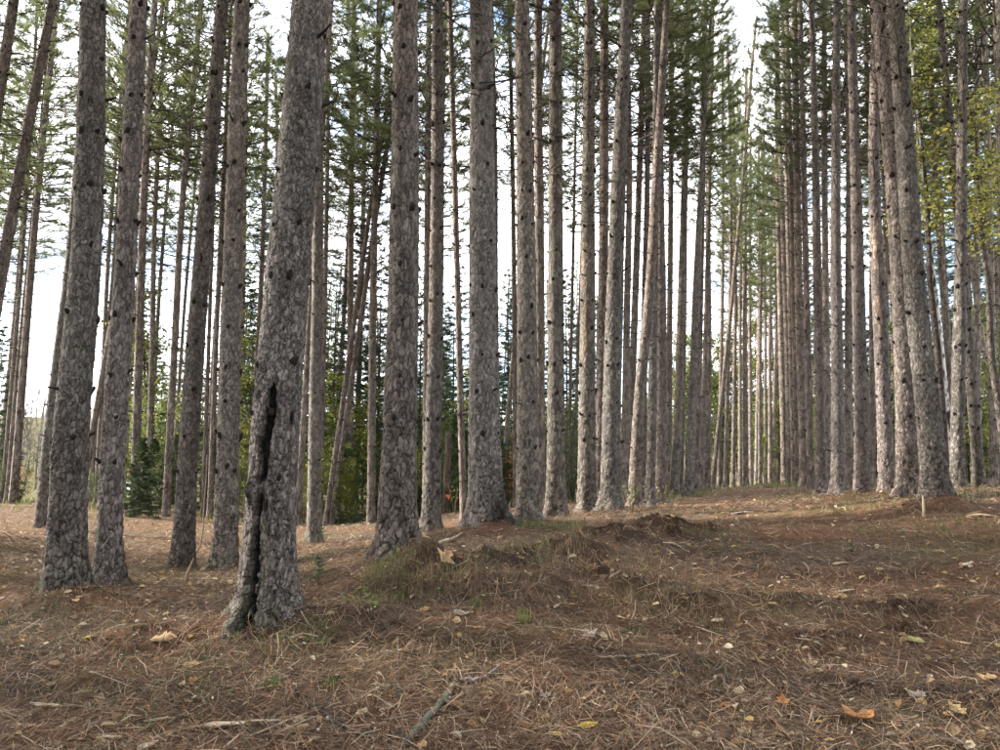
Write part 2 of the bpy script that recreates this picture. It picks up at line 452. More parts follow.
def trunk_mesh(name, cx, cy, rad, H, zfine, dz, du_, seed, mat=None, amp=.008, tint=(1, 1, 1), mod=None, lichen=0.0, plate=(.075, .14), view=4.7):
    """cx, cy, rad: functions of height; fine rows up to zfine, coarse above"""
    zs = np.concatenate([np.arange(-.35, zfine, dz), np.linspace(zfine, H, 26)])
    r0 = float(rad(np.array([1.3]))[0]); n = max(10, int(TAU * r0 / du_))
    n = max(10, int(n * .75)); t_ = np.arange(n) / n * TAU
    th = (view + t_ - .55 * np.sin(t_)) % TAU            # finer rows on the side that faces the clearing
    Z, T = np.meshgrid(zs, th, indexing='ij')
    R = np.repeat(rad(zs)[:, None], n, 1)
    rs = np.random.default_rng(seed); ph = rs.random(8) * TAU
    # oval section, gentle swellings, root flare lobes
    R = R * (1 + .025 * np.cos(2 * T + ph[0]) + .012 * np.sin(Z * 1.9 + ph[1]) + .012 * np.cos(3 * T + Z * 1.1 + ph[2]))
    R = R * (1 + np.exp(-np.clip(Z, -.04, 9) / .16) * (.17 * np.cos(4 * T + ph[3]) + .15 * np.cos(3 * T + ph[4]) + .10))
    so = seed % 50
    S = T * r0                                            # arc length, so the grain keeps its size
    w1, w2 = fbm(S * 9 + 10, Z * 5, 2, so) - .5, fbm(S * 26 + 3, Z * 15, 3, so + 3) - .5
    w3 = fbm(S * 26 + 40, Z * 15 + 7, 3, so + 9) - .5
    seam = np.exp(-(np.minimum(T, TAU - T) / .25) ** 2); w1, w2, w3 = w1 * (1 - seam), w2 * (1 - seam), w3 * (1 - seam)
    nu = max(5, round(TAU * r0 / plate[0]))
    e, rid, r2, a, b = cells((T / TAU * nu + w1 * 1.3 + w2 * 1.1) % nu, (Z + .4) / plate[1] + w1 * 1.6 + w3 * 1.3 + 2, nu, seed)
    nu2 = round(nu * 1.9)
    e2, rid2, r22, a2, b2 = cells((T / TAU * nu2 + w2 * 1.6) % nu2, (Z + .4) / (plate[1] * .56) + 2 + w3 * 1.6, nu2, seed + 1)
    low = np.exp(-np.clip(Z, 0, 99) / 1.6)
    var = fbm(S * 7 + 20, Z * 3.2, 3, so + 20)              # fissures open and close along the trunk
    fw = smooth(.35, .62, var + .18 * low)
    pl = smooth(.0, .05 + .22 * fw, e)
    h = pl * (.6 + .5 * rid) * (.5 + .5 * fw) + (rid - .5) * a * 1.3 + (r2 - .5) * b * 1.4 + .30 * smooth(.0, .25, e2) * (.3 + .7 * rid2) + .75 * (r22 - .5) * b2 + .6 * (rid2 - .5) * a2 + .9 * w2
    R = R + (h - .6) * amp * (.75 + .7 * low)
    tone = np.clip(.38 + .18 * r2 + .2 * rid2 + .5 * w3 + .35 * (fbm(S * 2.5, Z * .9, 2, seed % 31) - .5), 0, 1)[..., None]
    C = BARK_B * (1 - tone) + BARK_A * tone
    fi = ((1 - pl) * (.25 + .65 * fw) * (.2 + .8 * low) + (1 - smooth(.0, .14, e2)) * .28 * smooth(.4, .6, rid + w1))[..., None].clip(0, 1)
    C = C * (1 - fi) + FISS * fi
    redlow = (low * .3)[..., None]
    C = C * (1 - redlow) + C * np.array([1.02, .86, .76]) * redlow
    up_ = smooth(2.5, 6.5, Z)[..., None]
    C = C * (1 + up_ * (np.array([1.05, .99, .945]) - 1))
    if lichen:
        lm = (smooth(.55, .75, fbm(T * 2.5, Z * 2.2, 3, 61)) * lichen)[..., None]
        C = C * (1 - lm) + np.array([.16, .17, .13]) * lm
    C = C * np.array(tint)
    if mod is not None: R, C = mod(T, Z, R, C)
    V = np.stack([cx(zs)[:, None] + R * np.cos(T), cy(zs)[:, None] + R * np.sin(T), Z], -1).reshape(-1, 3)
    m = len(zs); i = np.arange(m - 1)[:, None] * n; j = np.arange(n)[None]; j2 = (j + 1) % n
    q = np.stack([i + j, i + j2, i + n + j2, i + n + j], -1).reshape(-1, 4)
    mb = MB(); mb.add(V, q, c=C.reshape(-1, 3))
    return mb.mesh(name, mat or M_bark, True)


# shared pieces: branch stubs, dead branches, crowns
def rot_to(v, az, el):
    x, y, z = v[..., 0], v[..., 1], v[..., 2]
    x, z = x * math.cos(el) - z * math.sin(el), x * math.sin(el) + z * math.cos(el)
    return np.stack([x * math.cos(az) - y * math.sin(az), x * math.sin(az) + y * math.cos(az), z], -1)


STUBS = []
for k in range(5):
    mb = MB(); L = [.02, .032, .05, .10, .16][k]; r = [.026, .022, .018, .015, .012][k]
    pts = [(-.03, 0, -.012), (.0, 0, 0), (L * .5, .004, .006), (L, random.uniform(-.01, .01), random.uniform(0, .03))]
    mb.tube(pts, [r * 1.5, r * 1.15, r * .85, r * .55], 7, (.03, .024, .021))
    STUBS.append(mb.mesh('branch_stub', M_knot, True))


def add_branch(mb, p0, az, el, L, r, c, side=4, curl=.25, k=5, seg=7):
    """a tapered, crooked dead branch with side twigs"""
    t = np.linspace(0, 1, seg)
    pts = np.stack([t * L, np.cumsum(rng.normal(0, .025 * L, seg)) * t, curl * L * (t ** 2) * .6 + np.cumsum(rng.normal(0, .012 * L, seg))], -1)
    pts[0] = 0
    pts = rot_to(pts, az, el) + np.asarray(p0)
    mb.tube(pts, r * (1 - .8 * t), k, c, cap=False)
    for s in range(side):
        i = rng.integers(2, seg - 1); l = L * rng.uniform(.12, .35)
        a2 = az + rng.choice([-1, 1]) * rng.uniform(.5, 1.1)
        q = np.stack([np.linspace(0, l, 4), np.zeros(4), np.array([0, .02, .08, .2]) * l * rng.uniform(.2, 1.5)], -1)
        mb.tube(rot_to(q, a2, el + rng.uniform(-.2, .4)) + pts[i], r * .45 * np.array([1, .8, .6, .3]), 3, c, cap=False)
    return pts


C_DEAD = (.075, .062, .054)
DEADB = []
for k in range(8):
    mb = MB(); add_branch(mb, (-.04, 0, 0), 0, rng.uniform(-.05, .22), rng.uniform(.5, 1.7), rng.uniform(.008, .015), C_DEAD, side=rng.integers(2, 6), curl=rng.uniform(-.2, .35))
    DEADB.append(mb.mesh('dead_branch', M_wood, True))


def needles(mb, p, d, k, L, w, c, spread=.75, cvar=.25):
    """k thin needles round each of the tuft positions p with direction d"""
    n = len(p)
    if n == 0: return
    P_ = np.repeat(p, k, 0); D = np.repeat(d, k, 0)
    dr = D + rng.normal(0, spread, (n * k, 3)); dr /= np.linalg.norm(dr, axis=1, keepdims=True) + 1e-9
    s = np.cross(dr, rng.normal(0, 1, (n * k, 3))); s /= np.linalg.norm(s, axis=1, keepdims=True) + 1e-9
    l = (L * rng.uniform(.65, 1.1, n * k))[:, None]
    b = P_ - D * (rng.uniform(0, .7, n * k) * L)[:, None]
    V = np.stack([b - s * w / 2, b + s * w / 2, b + dr * l], 1).reshape(-1, 3)
    cc = np.repeat((np.asarray(c) * (1 + rng.uniform(-cvar, cvar, (n, 1)))), k * 3, 0)
    mb.add(V, t=np.arange(n * k * 3).reshape(-1, 3), c=cc)


def pine_crown(H0, H1, Lmax, seed, dead_from):
    """returns (crown mesh, dead lower branches mesh); heights relative to the crown's base at z = 0"""
    global rng
    keep = rng; rng = np.random.default_rng(seed)
    mb, md = MB(), MB()
    z = 0.0; Hc = H1 - H0
    tp, td = [], []
    while z < Hc:
        f = z / Hc
        nb = rng.integers(3, 6); a0 = rng.uniform(0, TAU)
        for b in range(nb):
            L = Lmax * (1 - f) ** .75 * rng.uniform(.65, 1.1) * (.72 + .28 * min(1, f * 5)) + .25
            az = a0 + b * TAU / nb + rng.normal(0, .25); el = .05 + .55 * f + rng.normal(0, .1)
            pts = add_branch(mb, (0, 0, z), az, el, L, .012 + .012 * (1 - f), (.085, .062, .048), side=0, curl=.22, k=4, seg=8)
            nt = int(4 + L * 7)
            for s in range(nt):
                u = rng.uniform(.28, 1.0) ** .8 * 6.99; i = int(u); p = pts[i] * (1 - (u - i)) + pts[i + 1] * (u - i)
                l = (.12 + .32 * rng.random()) * (1.25 - u / 9) * min(1, L)
                a2 = az + rng.choice([-1, 1]) * rng.uniform(.35, 1.0); e2 = el + rng.uniform(-.15, .75)
                dd = np.array([math.cos(a2) * math.cos(e2), math.sin(a2) * math.cos(e2), math.sin(e2)])
                e = p + dd * l
                mb.tube([p, p + dd * l * .55 + [0, 0, -.02], e], [.006, .005, .003], 3, (.085, .062, .048), cap=False)
                tp.append(e); td.append(dd)
                if l > .2: tp.append(p + dd * l * .6); td.append(dd)
            tp.append(pts[-1]); td.append((pts[-1] - pts[-2]) / (np.linalg.norm(pts[-1] - pts[-2]) + 1e-9))
        z += rng.uniform(.34, .52)
    needles(mb, np.array(tp), np.array(td), 19, .18, .0085, (.128, .148, .056), spread=.6)
    z = -(H0 - dead_from)
    while z < .4:
        for b in range(rng.integers(4, 8)):
            f = (z + H0 - dead_from) / (H0 - dead_from)
            add_branch(md, (0, 0, z + rng.normal(0, .06)), rng.uniform(0, TAU), rng.uniform(-.1, .3), rng.uniform(.35, .9) + 1.3 * f * rng.random(), .009, C_DEAD, side=rng.integers(1, 4), curl=rng.uniform(-.2, .4), k=3, seg=6)
        z += rng.uniform(.35, .6)
    rng = keep
    return mb.mesh('crown', M_needle), md.mesh('dead_branches', M_wood)


TREE_H, CROWN_Z = 20.0, 10.0
CROWNS = [pine_crown(CROWN_Z, TREE_H, lm, 100 + i, 4.5) for i, lm in enumerate([2.2, 2.5, 2.0, 2.4])]

TREES = []   # (root, px of base, label) for the record of what stands where


def stub_ring(root, cxf, cyf, radf, z0, z1, seed, single, step=(.42, .75)):
    """knots in whorls: objects of their own on the nearest trees, one part further back"""
    r = np.random.default_rng(seed); z = z0 + r.random() * .5; mb = MB()
    while z < z1:
        n = r.integers(3, 6); a0 = r.uniform(0, TAU)
        for b in range(n):
            az = a0 + b * TAU / n + r.normal(0, .3); zz = z + r.normal(0, .025)
            R = float(radf(np.array([zz]))[0]) * .985
            p = (float(cxf(np.array([zz]))[0]) + R * math.cos(az), float(cyf(np.array([zz]))[0]) + R * math.sin(az), zz)
            k = int(r.choice(5, p=[.46, .32, .15, .05, .02]))
            if single:
                s = r.uniform(.8, 1.35)
                link('branch_stub', STUBS[k], root, p, (0, -r.uniform(-.1, .5), az), (s, s, s))
            else:
                L = [.03, .045, .07, .12, .2][k]; rr = r.uniform(.012, .02)
                d = np.array([math.cos(az), math.sin(az), r.uniform(0, .4)])
                mb.tube([np.array(p) - d * .02, np.array(p) + d * L], [rr * 1.3, rr * .6], 5, (.03, .024, .021))
        z += r.uniform(*step)
    if not single and mb.n:
        o = link('knots', mb.mesh('knots', M_knot), root); o['kind'] = 'stuff'


def make_pine(pts, Y, wpx, label, seed, res=1, H=None, dead=(6, 4.0), flare=1.0, mod=None, lichen=0.0, group='pines of the plantation', tint=(1, 1, 1), singles=False, crown_scale=1.0, knots=True, taper=.032):
    """pts: photo pixels of the trunk's middle from base to top; Y: metres ahead; wpx: width in photo pixels half way up"""
    W = [at(a, b, Y) for a, b in pts]
    base = W[0]; base.z = gz(base.x, base.y) if res < 9 else base.z
    H = H or random.uniform(23, 27)
    zz = np.array([w.z - base.z for w in W]); xx = np.array([w.x - base.x for w in W]); zz[0] = 0
    ym = 300; wm = at(500, ym, Y); depth = Y * cp + (wm.z - EYE[2]) * sp
    rm = wpx * .965 / 2 * depth / F * math.cos(math.atan2(pts[0][0] - 500, F)); zm = wm.z - base.z
    sl = (xx[-1] - xx[-2]) / (zz[-1] - zz[-2])
    ext = [(zz[-1] + d, xx[-1] + sl * (d - d * d / 40)) for d in (3, 6, 10, 16) if zz[-1] + d < H + 4]
    zk = np.concatenate([[-.5], zz, [e[0] for e in ext]]); xk = np.concatenate([[xx[0] - (xx[1] - xx[0]) / (zz[1] - zz[0]) * .5], xx, [e[1] for e in ext]])
    r_ = np.random.default_rng(seed); ya, yb = r_.normal(0, .012), r_.uniform(0, TAU)

    def cxf(z):
        # piecewise line softened by averaging, so bends stay gentle
        z = np.asarray(z, float); out = 0
        for d in (-.6, -.3, 0, .3, .6): out = out + np.interp(np.clip(z + d, 0, 99), zk, xk)
        return out / 5 - np.mean([np.interp(max(d, 0), zk, xk) for d in (-.6, -.3, 0, .3, .6)]) * np.exp(-np.clip(z, 0, 99) / .5)

    def cyf(z): z = np.asarray(z, float); return ya * z + .05 * np.sin(z * .35 + yb) - .05 * math.sin(yb)

    def rad(z):
        z = np.asarray(z, float)
        t = np.where(z < zm, rm * (1 + taper * (zm - z)), rm * np.clip(1 - (z - zm) / (H - zm) * .97, .02, 1))
        return t * (1 + flare * .30 * np.exp(-np.clip(z, -.05, 99) / .22) + flare * .13 * np.exp(-np.clip(z, -.05, 99) / .9))

    root = tag(bpy.data.objects.new('pine_tree', None), label, 'tree', group)
    root.location = base; root.empty_display_size = .3; col.objects.link(root)
    zfine = min(H - 1, Y * .80 + 2.2)
    px_m = Y / F
    dz, du = (1.15 * px_m, 1.3 * px_m) if res == 0 else (1.6 * px_m, 1.6 * px_m)
    tint = np.array(tint) * (1 + r_.uniform(-.17, .14)) * np.array([1 + r_.uniform(-.03, .05), 1, 1 + r_.uniform(-.05, .04)])
    me = trunk_mesh('trunk', cxf, cyf, rad, H, zfine, dz, du, seed, mod=mod, tint=tint, lichen=lichen, amp=.0125 if res == 0 else .011, view=math.atan2(-base.y, -base.x))
    link('trunk', me, root)
    if knots: stub_ring(root, cxf, cyf, rad, 1.0 if res == 0 else .9, min(zfine, H * .5), seed + 5, singles)
    # dead branches, each its own object
    nd, zlow = int(dead[0] * 1.8), dead[1]
    for i in range(nd):
        z = zlow + (min(zfine, CROWN_Z) - zlow) * r_.random(); az = r_.uniform(0, TAU); s = r_.uniform(.55, 1.1)
        R = float(rad(np.array([z]))[0]) * .9
        link('dead_branch', DEADB[int(r_.integers(8))], root, (float(cxf(z)) + R * math.cos(az), float(cyf(z)) + R * math.sin(az), z), (r_.normal(0, .3), -r_.uniform(-.12, .25), az), (s, s, s))
    c, d = CROWNS[seed % 4]
    zc = CROWN_Z * H / TREE_H
    s = crown_scale * H / TREE_H
    pc = (float(cxf(zc)), float(cyf(zc)), zc)
    lean = math.atan((float(cxf(zc + 4)) - float(cxf(zc))) / 4)
    link('crown', c, root, pc, (0, lean, r_.uniform(0, TAU)) if abs(lean) < .02 else Euler((0, lean, 0)).to_matrix().to_euler(), (s, s, s))
    if Y > 9:
        o = link('dead_branches', d, root, pc, (0, lean, r_.uniform(0, TAU) * 0), (s, s, s)); o['kind'] = 'stuff'
    TREES.append((root, pts[0][0]))
    return root


# the scorched, split trunk: a groove up the left front, charred inside, grey wood low down
def scar(T, Z, R, C):
    n1 = fbm(Z * 5 + 3, T * 1.5, 3, 12) - .5
    phi = np.interp(Z, [-.3, .2, .6, .95, 1.3, 1.75], [4.80, 4.78, 4.72, 4.60, 4.66, 4.78]) + .22 * n1
    wid = np.interp(Z, [-.3, .3, .75, .95, 1.1, 1.4, 1.74, 1.84], [.34, .34, .30, .17, .15, .26, .20, .01])
    dep = np.interp(Z, [-.3, .2, .75, 1.1, 1.6, 1.78, 1.9], [.34, .34, .32, .24, .22, .16, 0])
    d = (T - phi + math.pi) % TAU - math.pi
    u = d / (wid + 1e-6) + 1.1 * (fbm(T * 12, Z * 11, 4, 70) - .5)
    g = 1 - smooth(.72, 1.0, np.abs(u)); g = np.where(wid < .02, 0, g) * (1 - .85 * np.exp(-((Z - .99) / .07) ** 2))
    wood = smooth(-.45, -.2, u) * smooth(.95, .7, Z)                 # bare grey wood on the right half of the opening
    R2 = R * (1 - dep * g * (1 - .62 * wood))
    lip = np.exp(-((np.abs(u) - 1.25) / .25) ** 2) * (Z < 1.85) * (wid > .02); R2 = R2 + lip * .014
    b = np.exp(-(((Z - .98) / .10) ** 2 + ((T - 4.15) / .2) ** 2)); R2 = R2 + .05 * b * (.3 + 1.4 * fbm(T * 9, Z * 16, 3))
    k = np.exp(-(((Z - 1.55) / .06) ** 2 + ((T - 5.85) / .16) ** 2)); R2 = R2 - .035 * k
    ch = np.clip(g * 1.3 + .7 * b + k * 1.6 + .5 * lip * smooth(.45, .6, fbm(T * 6, Z * 5, 3, 30)) * smooth(.6, 1.2, Z), 0, 1)[..., None]
    C = C * (1 - ch) + np.array([.012, .011, .010]) * ch
    gw = (wood * g)[..., None]
    C = C * (1 - gw) + (np.array([.20, .175, .145]) * (.45 + .9 * fbm(T * 34, Z * 2, 2))[..., None]) * gw
    moss = (smooth(.42, .05, Z) * smooth(.42, .62, fbm(T * 5, Z * 7, 3, 44)) * (1 - g))[..., None] * .4
    C = C * (1 - moss) + np.array([.04, .058, .022]) * moss
    # split legs at the foot: swell the part left of the groove
    leg = np.exp(-((T - 3.95) / .42) ** 2) * smooth(.8, .1, Z)
    R2 = R2 * (1 + .04 * leg)
    return R2, C


def dark_foot(T, Z, R, C):     # near-black foot on the right-hand side of one trunk
    m = smooth(.75, .25, Z + .35 * (fbm(T * 3, Z * 3, 2) - .5)) * np.exp(-((T - 5.5) / .75) ** 2)
    m = m[..., None] * .9
    R = R * (1 + .35 * np.exp(-((T - 5.9) / .4) ** 2) * np.exp(-np.clip(Z, -.05, 9) / .22))
    return R, C * (1 - m) + np.array([.022, .017, .015]) * m


def mossy(T, Z, R, C):
    m = (smooth(.30, .0, Z) * smooth(.40, .6, fbm(T * 3, Z * 5, 3, 21)))[..., None] * .75
    return R, C * (1 - m) + np.array([.045, .062, .024]) * m


def resin_foot(T, Z, R, C):    # whitish resin run down one edge of the foot
    R, C = mossy(T, Z, R, C)
    m = (smooth(1.05, .75, Z + .25 * (fbm(T * 4, Z * 6, 2, 8) - .5)) * np.exp(-((T - 3.98) / .2) ** 2) * smooth(.35, .55, fbm(T * 14, Z * 5, 3, 18)))[..., None]
    return R, C * (1 - m) + np.array([.48, .42, .35]) * m


def sun_painted_side(T, Z, R, C):     # sunlight on the left side, painted tan into the bark colour
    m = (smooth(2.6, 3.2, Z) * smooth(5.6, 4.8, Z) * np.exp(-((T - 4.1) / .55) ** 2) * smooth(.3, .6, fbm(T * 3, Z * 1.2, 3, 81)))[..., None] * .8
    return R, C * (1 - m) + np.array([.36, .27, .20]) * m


NEAR = [
    # pts, Y, w, label, kwargs
    (dict(pts=[(65, 598), (69, 450), (83, 300), (88, 200), (90, 0)], Y=7.6, wpx=34, res=0, singles=True, flare=1.1, mod=mossy, dead=(0, 4)), 'thick pine trunk at the left, in front of its close slimmer neighbour'),
    (dict(pts=[(107, 588), (113, 450), (125, 300), (132, 150), (139, 0)], Y=8.8, wpx=24, res=0, singles=True, flare=.6, mod=resin_foot, dead=(2, 5)), 'pine close behind the thick left trunk, pale resin streak down its left foot'),
    (dict(pts=[(182, 572), (188, 450), (198, 300), (209, 150), (219, 0)], Y=10.8, wpx=19, res=0, singles=True, flare=.6, mod=mossy, dead=(3, 5)), 'slim pine leaning right, second trunk left of the fire-scarred pine'),
    (dict(pts=[(224, 577), (228, 450), (232, 300), (237, 150), (243, 0)], Y=10.2, wpx=22, res=0, singles=True, flare=.6, mod=mossy, dead=(2, 5)), 'straight pine just left of and behind the fire-scarred pine'),
    (dict(pts=[(266, 631), (270, 520), (275, 430), (286, 300), (300, 150), (312, 0)], Y=6.3, wpx=45.5, res=0, singles=True, flare=1.05, mod=scar, dead=(0, 4), taper=.035), 'fire-scarred pine with a black split hollow at its base'),
    (dict(pts=[(396, 556), (399, 430), (402, 300), (403, 150), (403, 0)], Y=7.8, wpx=33, res=0, singles=True, flare=.9, dead=(0, 4)), 'thick straight pine right of the fire-scarred one, beside a grassy mound'),
    (dict(pts=[(431, 538), (433, 450), (436, 300), (438, 150), (438, 0)], Y=12, wpx=15, res=1, singles=True, flare=1.0, mod=sun_painted_side, dead=(4, 5)), 'narrow pine with sunlight painted pale on its left side, next right of the thick straight pine'),
    (dict(pts=[(486, 522), (484, 430), (483, 300), (482, 150), (481, 0)], Y=10.2, wpx=28, res=0, singles=True, flare=1.1, mod=dark_foot, dead=(1, 5)), 'thick pine with a blackened right foot near the middle of the picture'),
    (dict(pts=[(528, 524), (528, 430), (527, 300), (525, 150), (522, 0)], Y=11.2, wpx=20.5, res=1, singles=True, flare=.7, dead=(4, 5)), 'pine next right of the black-footed pine, rooted in needles'),
    (dict(pts=[(556, 524), (556, 430), (555.5, 300), (555, 150), (555, 0)], Y=12.5, wpx=16.5, res=1, singles=True, flare=.9, lichen=.4, dead=(5, 5)), 'very straight pine second to the right of the black-footed pine'),
    (dict(pts=[(587, 519), (587, 430), (588, 300), (589, 150), (590, 0)], Y=14.2, wpx=16, res=1, singles=True, flare=.8, mod=sun_painted_side, dead=(5, 5)), 'pine with sunlight painted tan on its upper bark, third right of the black-footed pine'),
    (dict(pts=[(611, 506), (611, 430), (614, 300), (619, 150), (626, 0)], Y=13.6, wpx=18, res=1, singles=True, flare=.7, dead=(6, 5)), 'stout pine leaning right, fourth right of the black-footed pine'),
    (dict(pts=[(634, 508), (639, 400), (650, 300), (658, 150), (667, 0)], Y=16, wpx=11, res=1, flare=.8, dead=(8, 4)), 'slender pine leaning strongly right behind the leafy sapling'),
    (dict(pts=[(650, 511), (652, 400), (653, 300), (655, 150), (656, 0)], Y=17, wpx=8.5, res=1, flare=.6, dead=(8, 4)), 'slim upright pine between the leaning pine and the trail-edge pine by the soil heap'),
    (dict(pts=[(662, 503), (661, 400), (661, 300), (660, 150), (659, 0)], Y=18.5, wpx=11.5, res=1, flare=.8, dead=(8, 4)), 'upright pine at the trail edge behind the big soil heap'),
    (dict(pts=[(674, 495), (678, 430), (683, 300), (687, 150), (690, 0)], Y=27, wpx=8.5, res=1, flare=.6, dead=(8, 4)), 'pine first past the soil heap on the left trail edge, leaning right'),
    (dict(pts=[(689, 496), (691, 430), (698, 250), (705, 120), (713, 0)], Y=25, wpx=8.5, res=1, flare=.6, dead=(10, 4)), 'pine with many dead twigs curving right over the left trail edge'),
    (dict(pts=[(936, 504), (932, 430), (919, 300), (912, 150), (903, 0)], Y=10.4, wpx=23.5, res=0, singles=True, flare=.8, dead=(2, 4)), 'thickest pine on the right trail edge, pale stick standing at its foot'),
    (dict(pts=[(909, 498), (907, 430), (902, 300), (893, 150), (881, 0)], Y=11.4, wpx=20.5, res=0, singles=True, flare=.6, dead=(3, 4)), 'second thickest right-edge pine, touching the thickest one from the left'),
    (dict(pts=[(887, 494), (885, 430), (879, 300), (874, 170), (876, 0)], Y=14.2, wpx=14.5, res=1, singles=True, flare=.6, mod=sun_painted_side, dead=(5, 4)), 'crooked pine with sunlight painted tan on its bark beside the two thickest right-edge pines'),
    (dict(pts=[(863, 497), (861, 430), (859, 300), (857, 150), (855, 0)], Y=15.2, wpx=14, res=1, singles=True, flare=.7, dead=(6, 4)), 'straight pine standing alone between crooked tan-lit pine and the far row, right trail edge'),
    (dict(pts=[(838, 495), (837, 400), (835, 250), (836, 120), (837, 0)], Y=18, wpx=12, res=1, flare=.7, dead=(9, 4)), 'right-edge pine fifth in the row from the thickest trunk'),
    (dict(pts=[(822, 493), (819, 400), (814, 250), (810, 120), (806, 0)], Y=20, wpx=10, res=1, flare=.7, dead=(12, 4)), 'right-edge pine with dense dead twigs, leaning left over the trail'),
    (dict(pts=[(957, 491), (957, 400), (959, 250), (961, 128), (964, 0)], Y=14.5, wpx=13.5, res=1, singles=True, flare=.8, dead=(6, 4)), 'upright pine behind the birch, right of the thickest right-edge pine'),
    (dict(pts=[(980, 495), (970, 380), (958, 230), (948, 110), (938, 0)], Y=15.5, wpx=11, res=1, singles=True, flare=.7, dead=(6, 4)), 'pine leaning left and crossing the upright pine near the right border'),
    (dict(pts=[(43, 525), (52, 420), (70, 280), (82, 150), (92, 0)], Y=16, wpx=15, res=1, flare=.5, mod=mossy, dead=(5, 5)), 'backlit pine half hidden behind the thick left trunk, leaning right'),
    (dict(pts=[(-40, 525), (-20, 410), (0, 285), (27, 130), (50, 0)], Y=13.5, wpx=15, res=1, flare=.5, dead=(12, 4)), 'long leaning pine crossing the upper left corner'),
    (dict(pts=[(-75, 530), (-50, 380), (-18, 200), (0, 85), (12, 0)], Y=13, wpx=16, res=1, flare=.5, dead=(8, 4)), 'pine cutting across the very top left corner'),
    (dict(pts=[(314, 541), (315, 430), (318, 300), (320, 150), (322, 0)], Y=16, wpx=12.5, res=1, flare=.6, mod=mossy, dead=(6, 4)), 'pine right behind the fire-scarred trunk, small seedling at its foot'),
]
for i, (kw, lab) in enumerate(NEAR):
    if 600 < kw['pts'][0][0] < 900: kw['crown_scale'] = .72
    make_pine(label=lab, seed=200 + 7 * i, **kw)

# ------------------------------------------------------------------ slimmer pines further back: copies of shared trunks
FAR_TR = []
for k in range(6):
    r = np.random.default_rng(900 + k); a, b, c_, d_ = r.normal(0, .10, 4)
    fx = lambda z, a=a, b=b: a * (z / 8) * np.sin(z * .22 + b * 9) + .12 * a * np.sin(z * .9)
    fy = lambda z, a=c_, b=d_: a * (z / 8) * np.sin(z * .2 + b * 9)
    rf = lambda z: .135 * np.clip(1 + .022 * (3 - z), .08, 2) * (1 + .28 * np.exp(-np.clip(z, -.3, 99) / .3))
    tr = trunk_mesh('trunk', fx, fy, rf, TREE_H, 14, .075, .06, 950 + k, mat=M_barkfar, amp=.011, plate=(.09, .16), tint=(1.05, 1.0, .96))
    mb = MB(); z = .8
    while z < 12:
        n = r.integers(2, 5); a0 = r.uniform(0, TAU)
        for q in range(n):
            az = a0 + q * TAU / n; p = np.array([float(fx(z)) + .13 * math.cos(az), float(fy(z)) + .13 * math.sin(az), z]); dd = np.array([math.cos(az), math.sin(az), .2])
            mb.tube([p - dd * .03, p + dd * r.uniform(.03, .14)], [.024, .012], 4, (.035, .028, .024), cap=False)
        z += r.uniform(.45, .75)
    FAR_TR.append((tr, mb.mesh('knots', M_knot)))


def far_pine(base, top, w, label, group, k, H=20.0, crown=True, dead=True, cs=1.0):
    """base, top: world points of the trunk's foot and of a point high on it; w: diameter"""
    root = tag(bpy.data.objects.new('pine_tree', None), label, 'tree', group)
    root.location = base; root.empty_display_size = .3
    ax = (Vector(top) - Vector(base)); lean = Vector((0, 0, 1)).rotation_difference(ax)
    root.rotation_mode = 'QUATERNION'; root.rotation_quaternion = lean
    col.objects.link(root)
    tr, kn = FAR_TR[k % 6]; s = w / .27; rz = random.uniform(0, TAU); hs = H / TREE_H
    link('trunk', tr, root, (0, 0, 0), (0, 0, rz), (s, s, hs))
    o = link('knots', kn, root, (0, 0, 0), (0, 0, rz), (s, s, hs)); o['kind'] = 'stuff'
    c, d = CROWNS[k % 4]
    if crown: link('crown', c, root, (0, 0, CROWN_Z * hs), (0, 0, random.uniform(0, TAU)), (cs, cs, hs))
    if dead:
        o = link('dead_branches', d, root, (0, 0, CROWN_Z * hs), (0, 0, random.uniform(0, TAU)), (cs, cs, hs)); o['kind'] = 'stuff'
    TREES.append((root, to_px(base)[0]))
    return root


ORD = ['first', 'second', 'third', 'fourth', 'fifth', 'sixth', 'seventh', 'eighth', 'ninth', 'tenth', 'eleventh', 'twelfth', 'thirteenth', 'fourteenth', 'fifteenth', 'sixteenth', 'seventeenth', 'eighteenth', 'nineteenth', 'twentieth']


def ordinal(i):
    if i < 20: return ORD[i]
    t = ['twenty', 'thirty', 'forty', 'fifty', 'sixty', 'seventy', 'eighty', 'ninety'][(i + 1) // 10 - 2]
    return t.replace('ty', 'tieth') if (i + 1) % 10 == 0 else t + '-' + ORD[(i + 1) % 10 - 1]


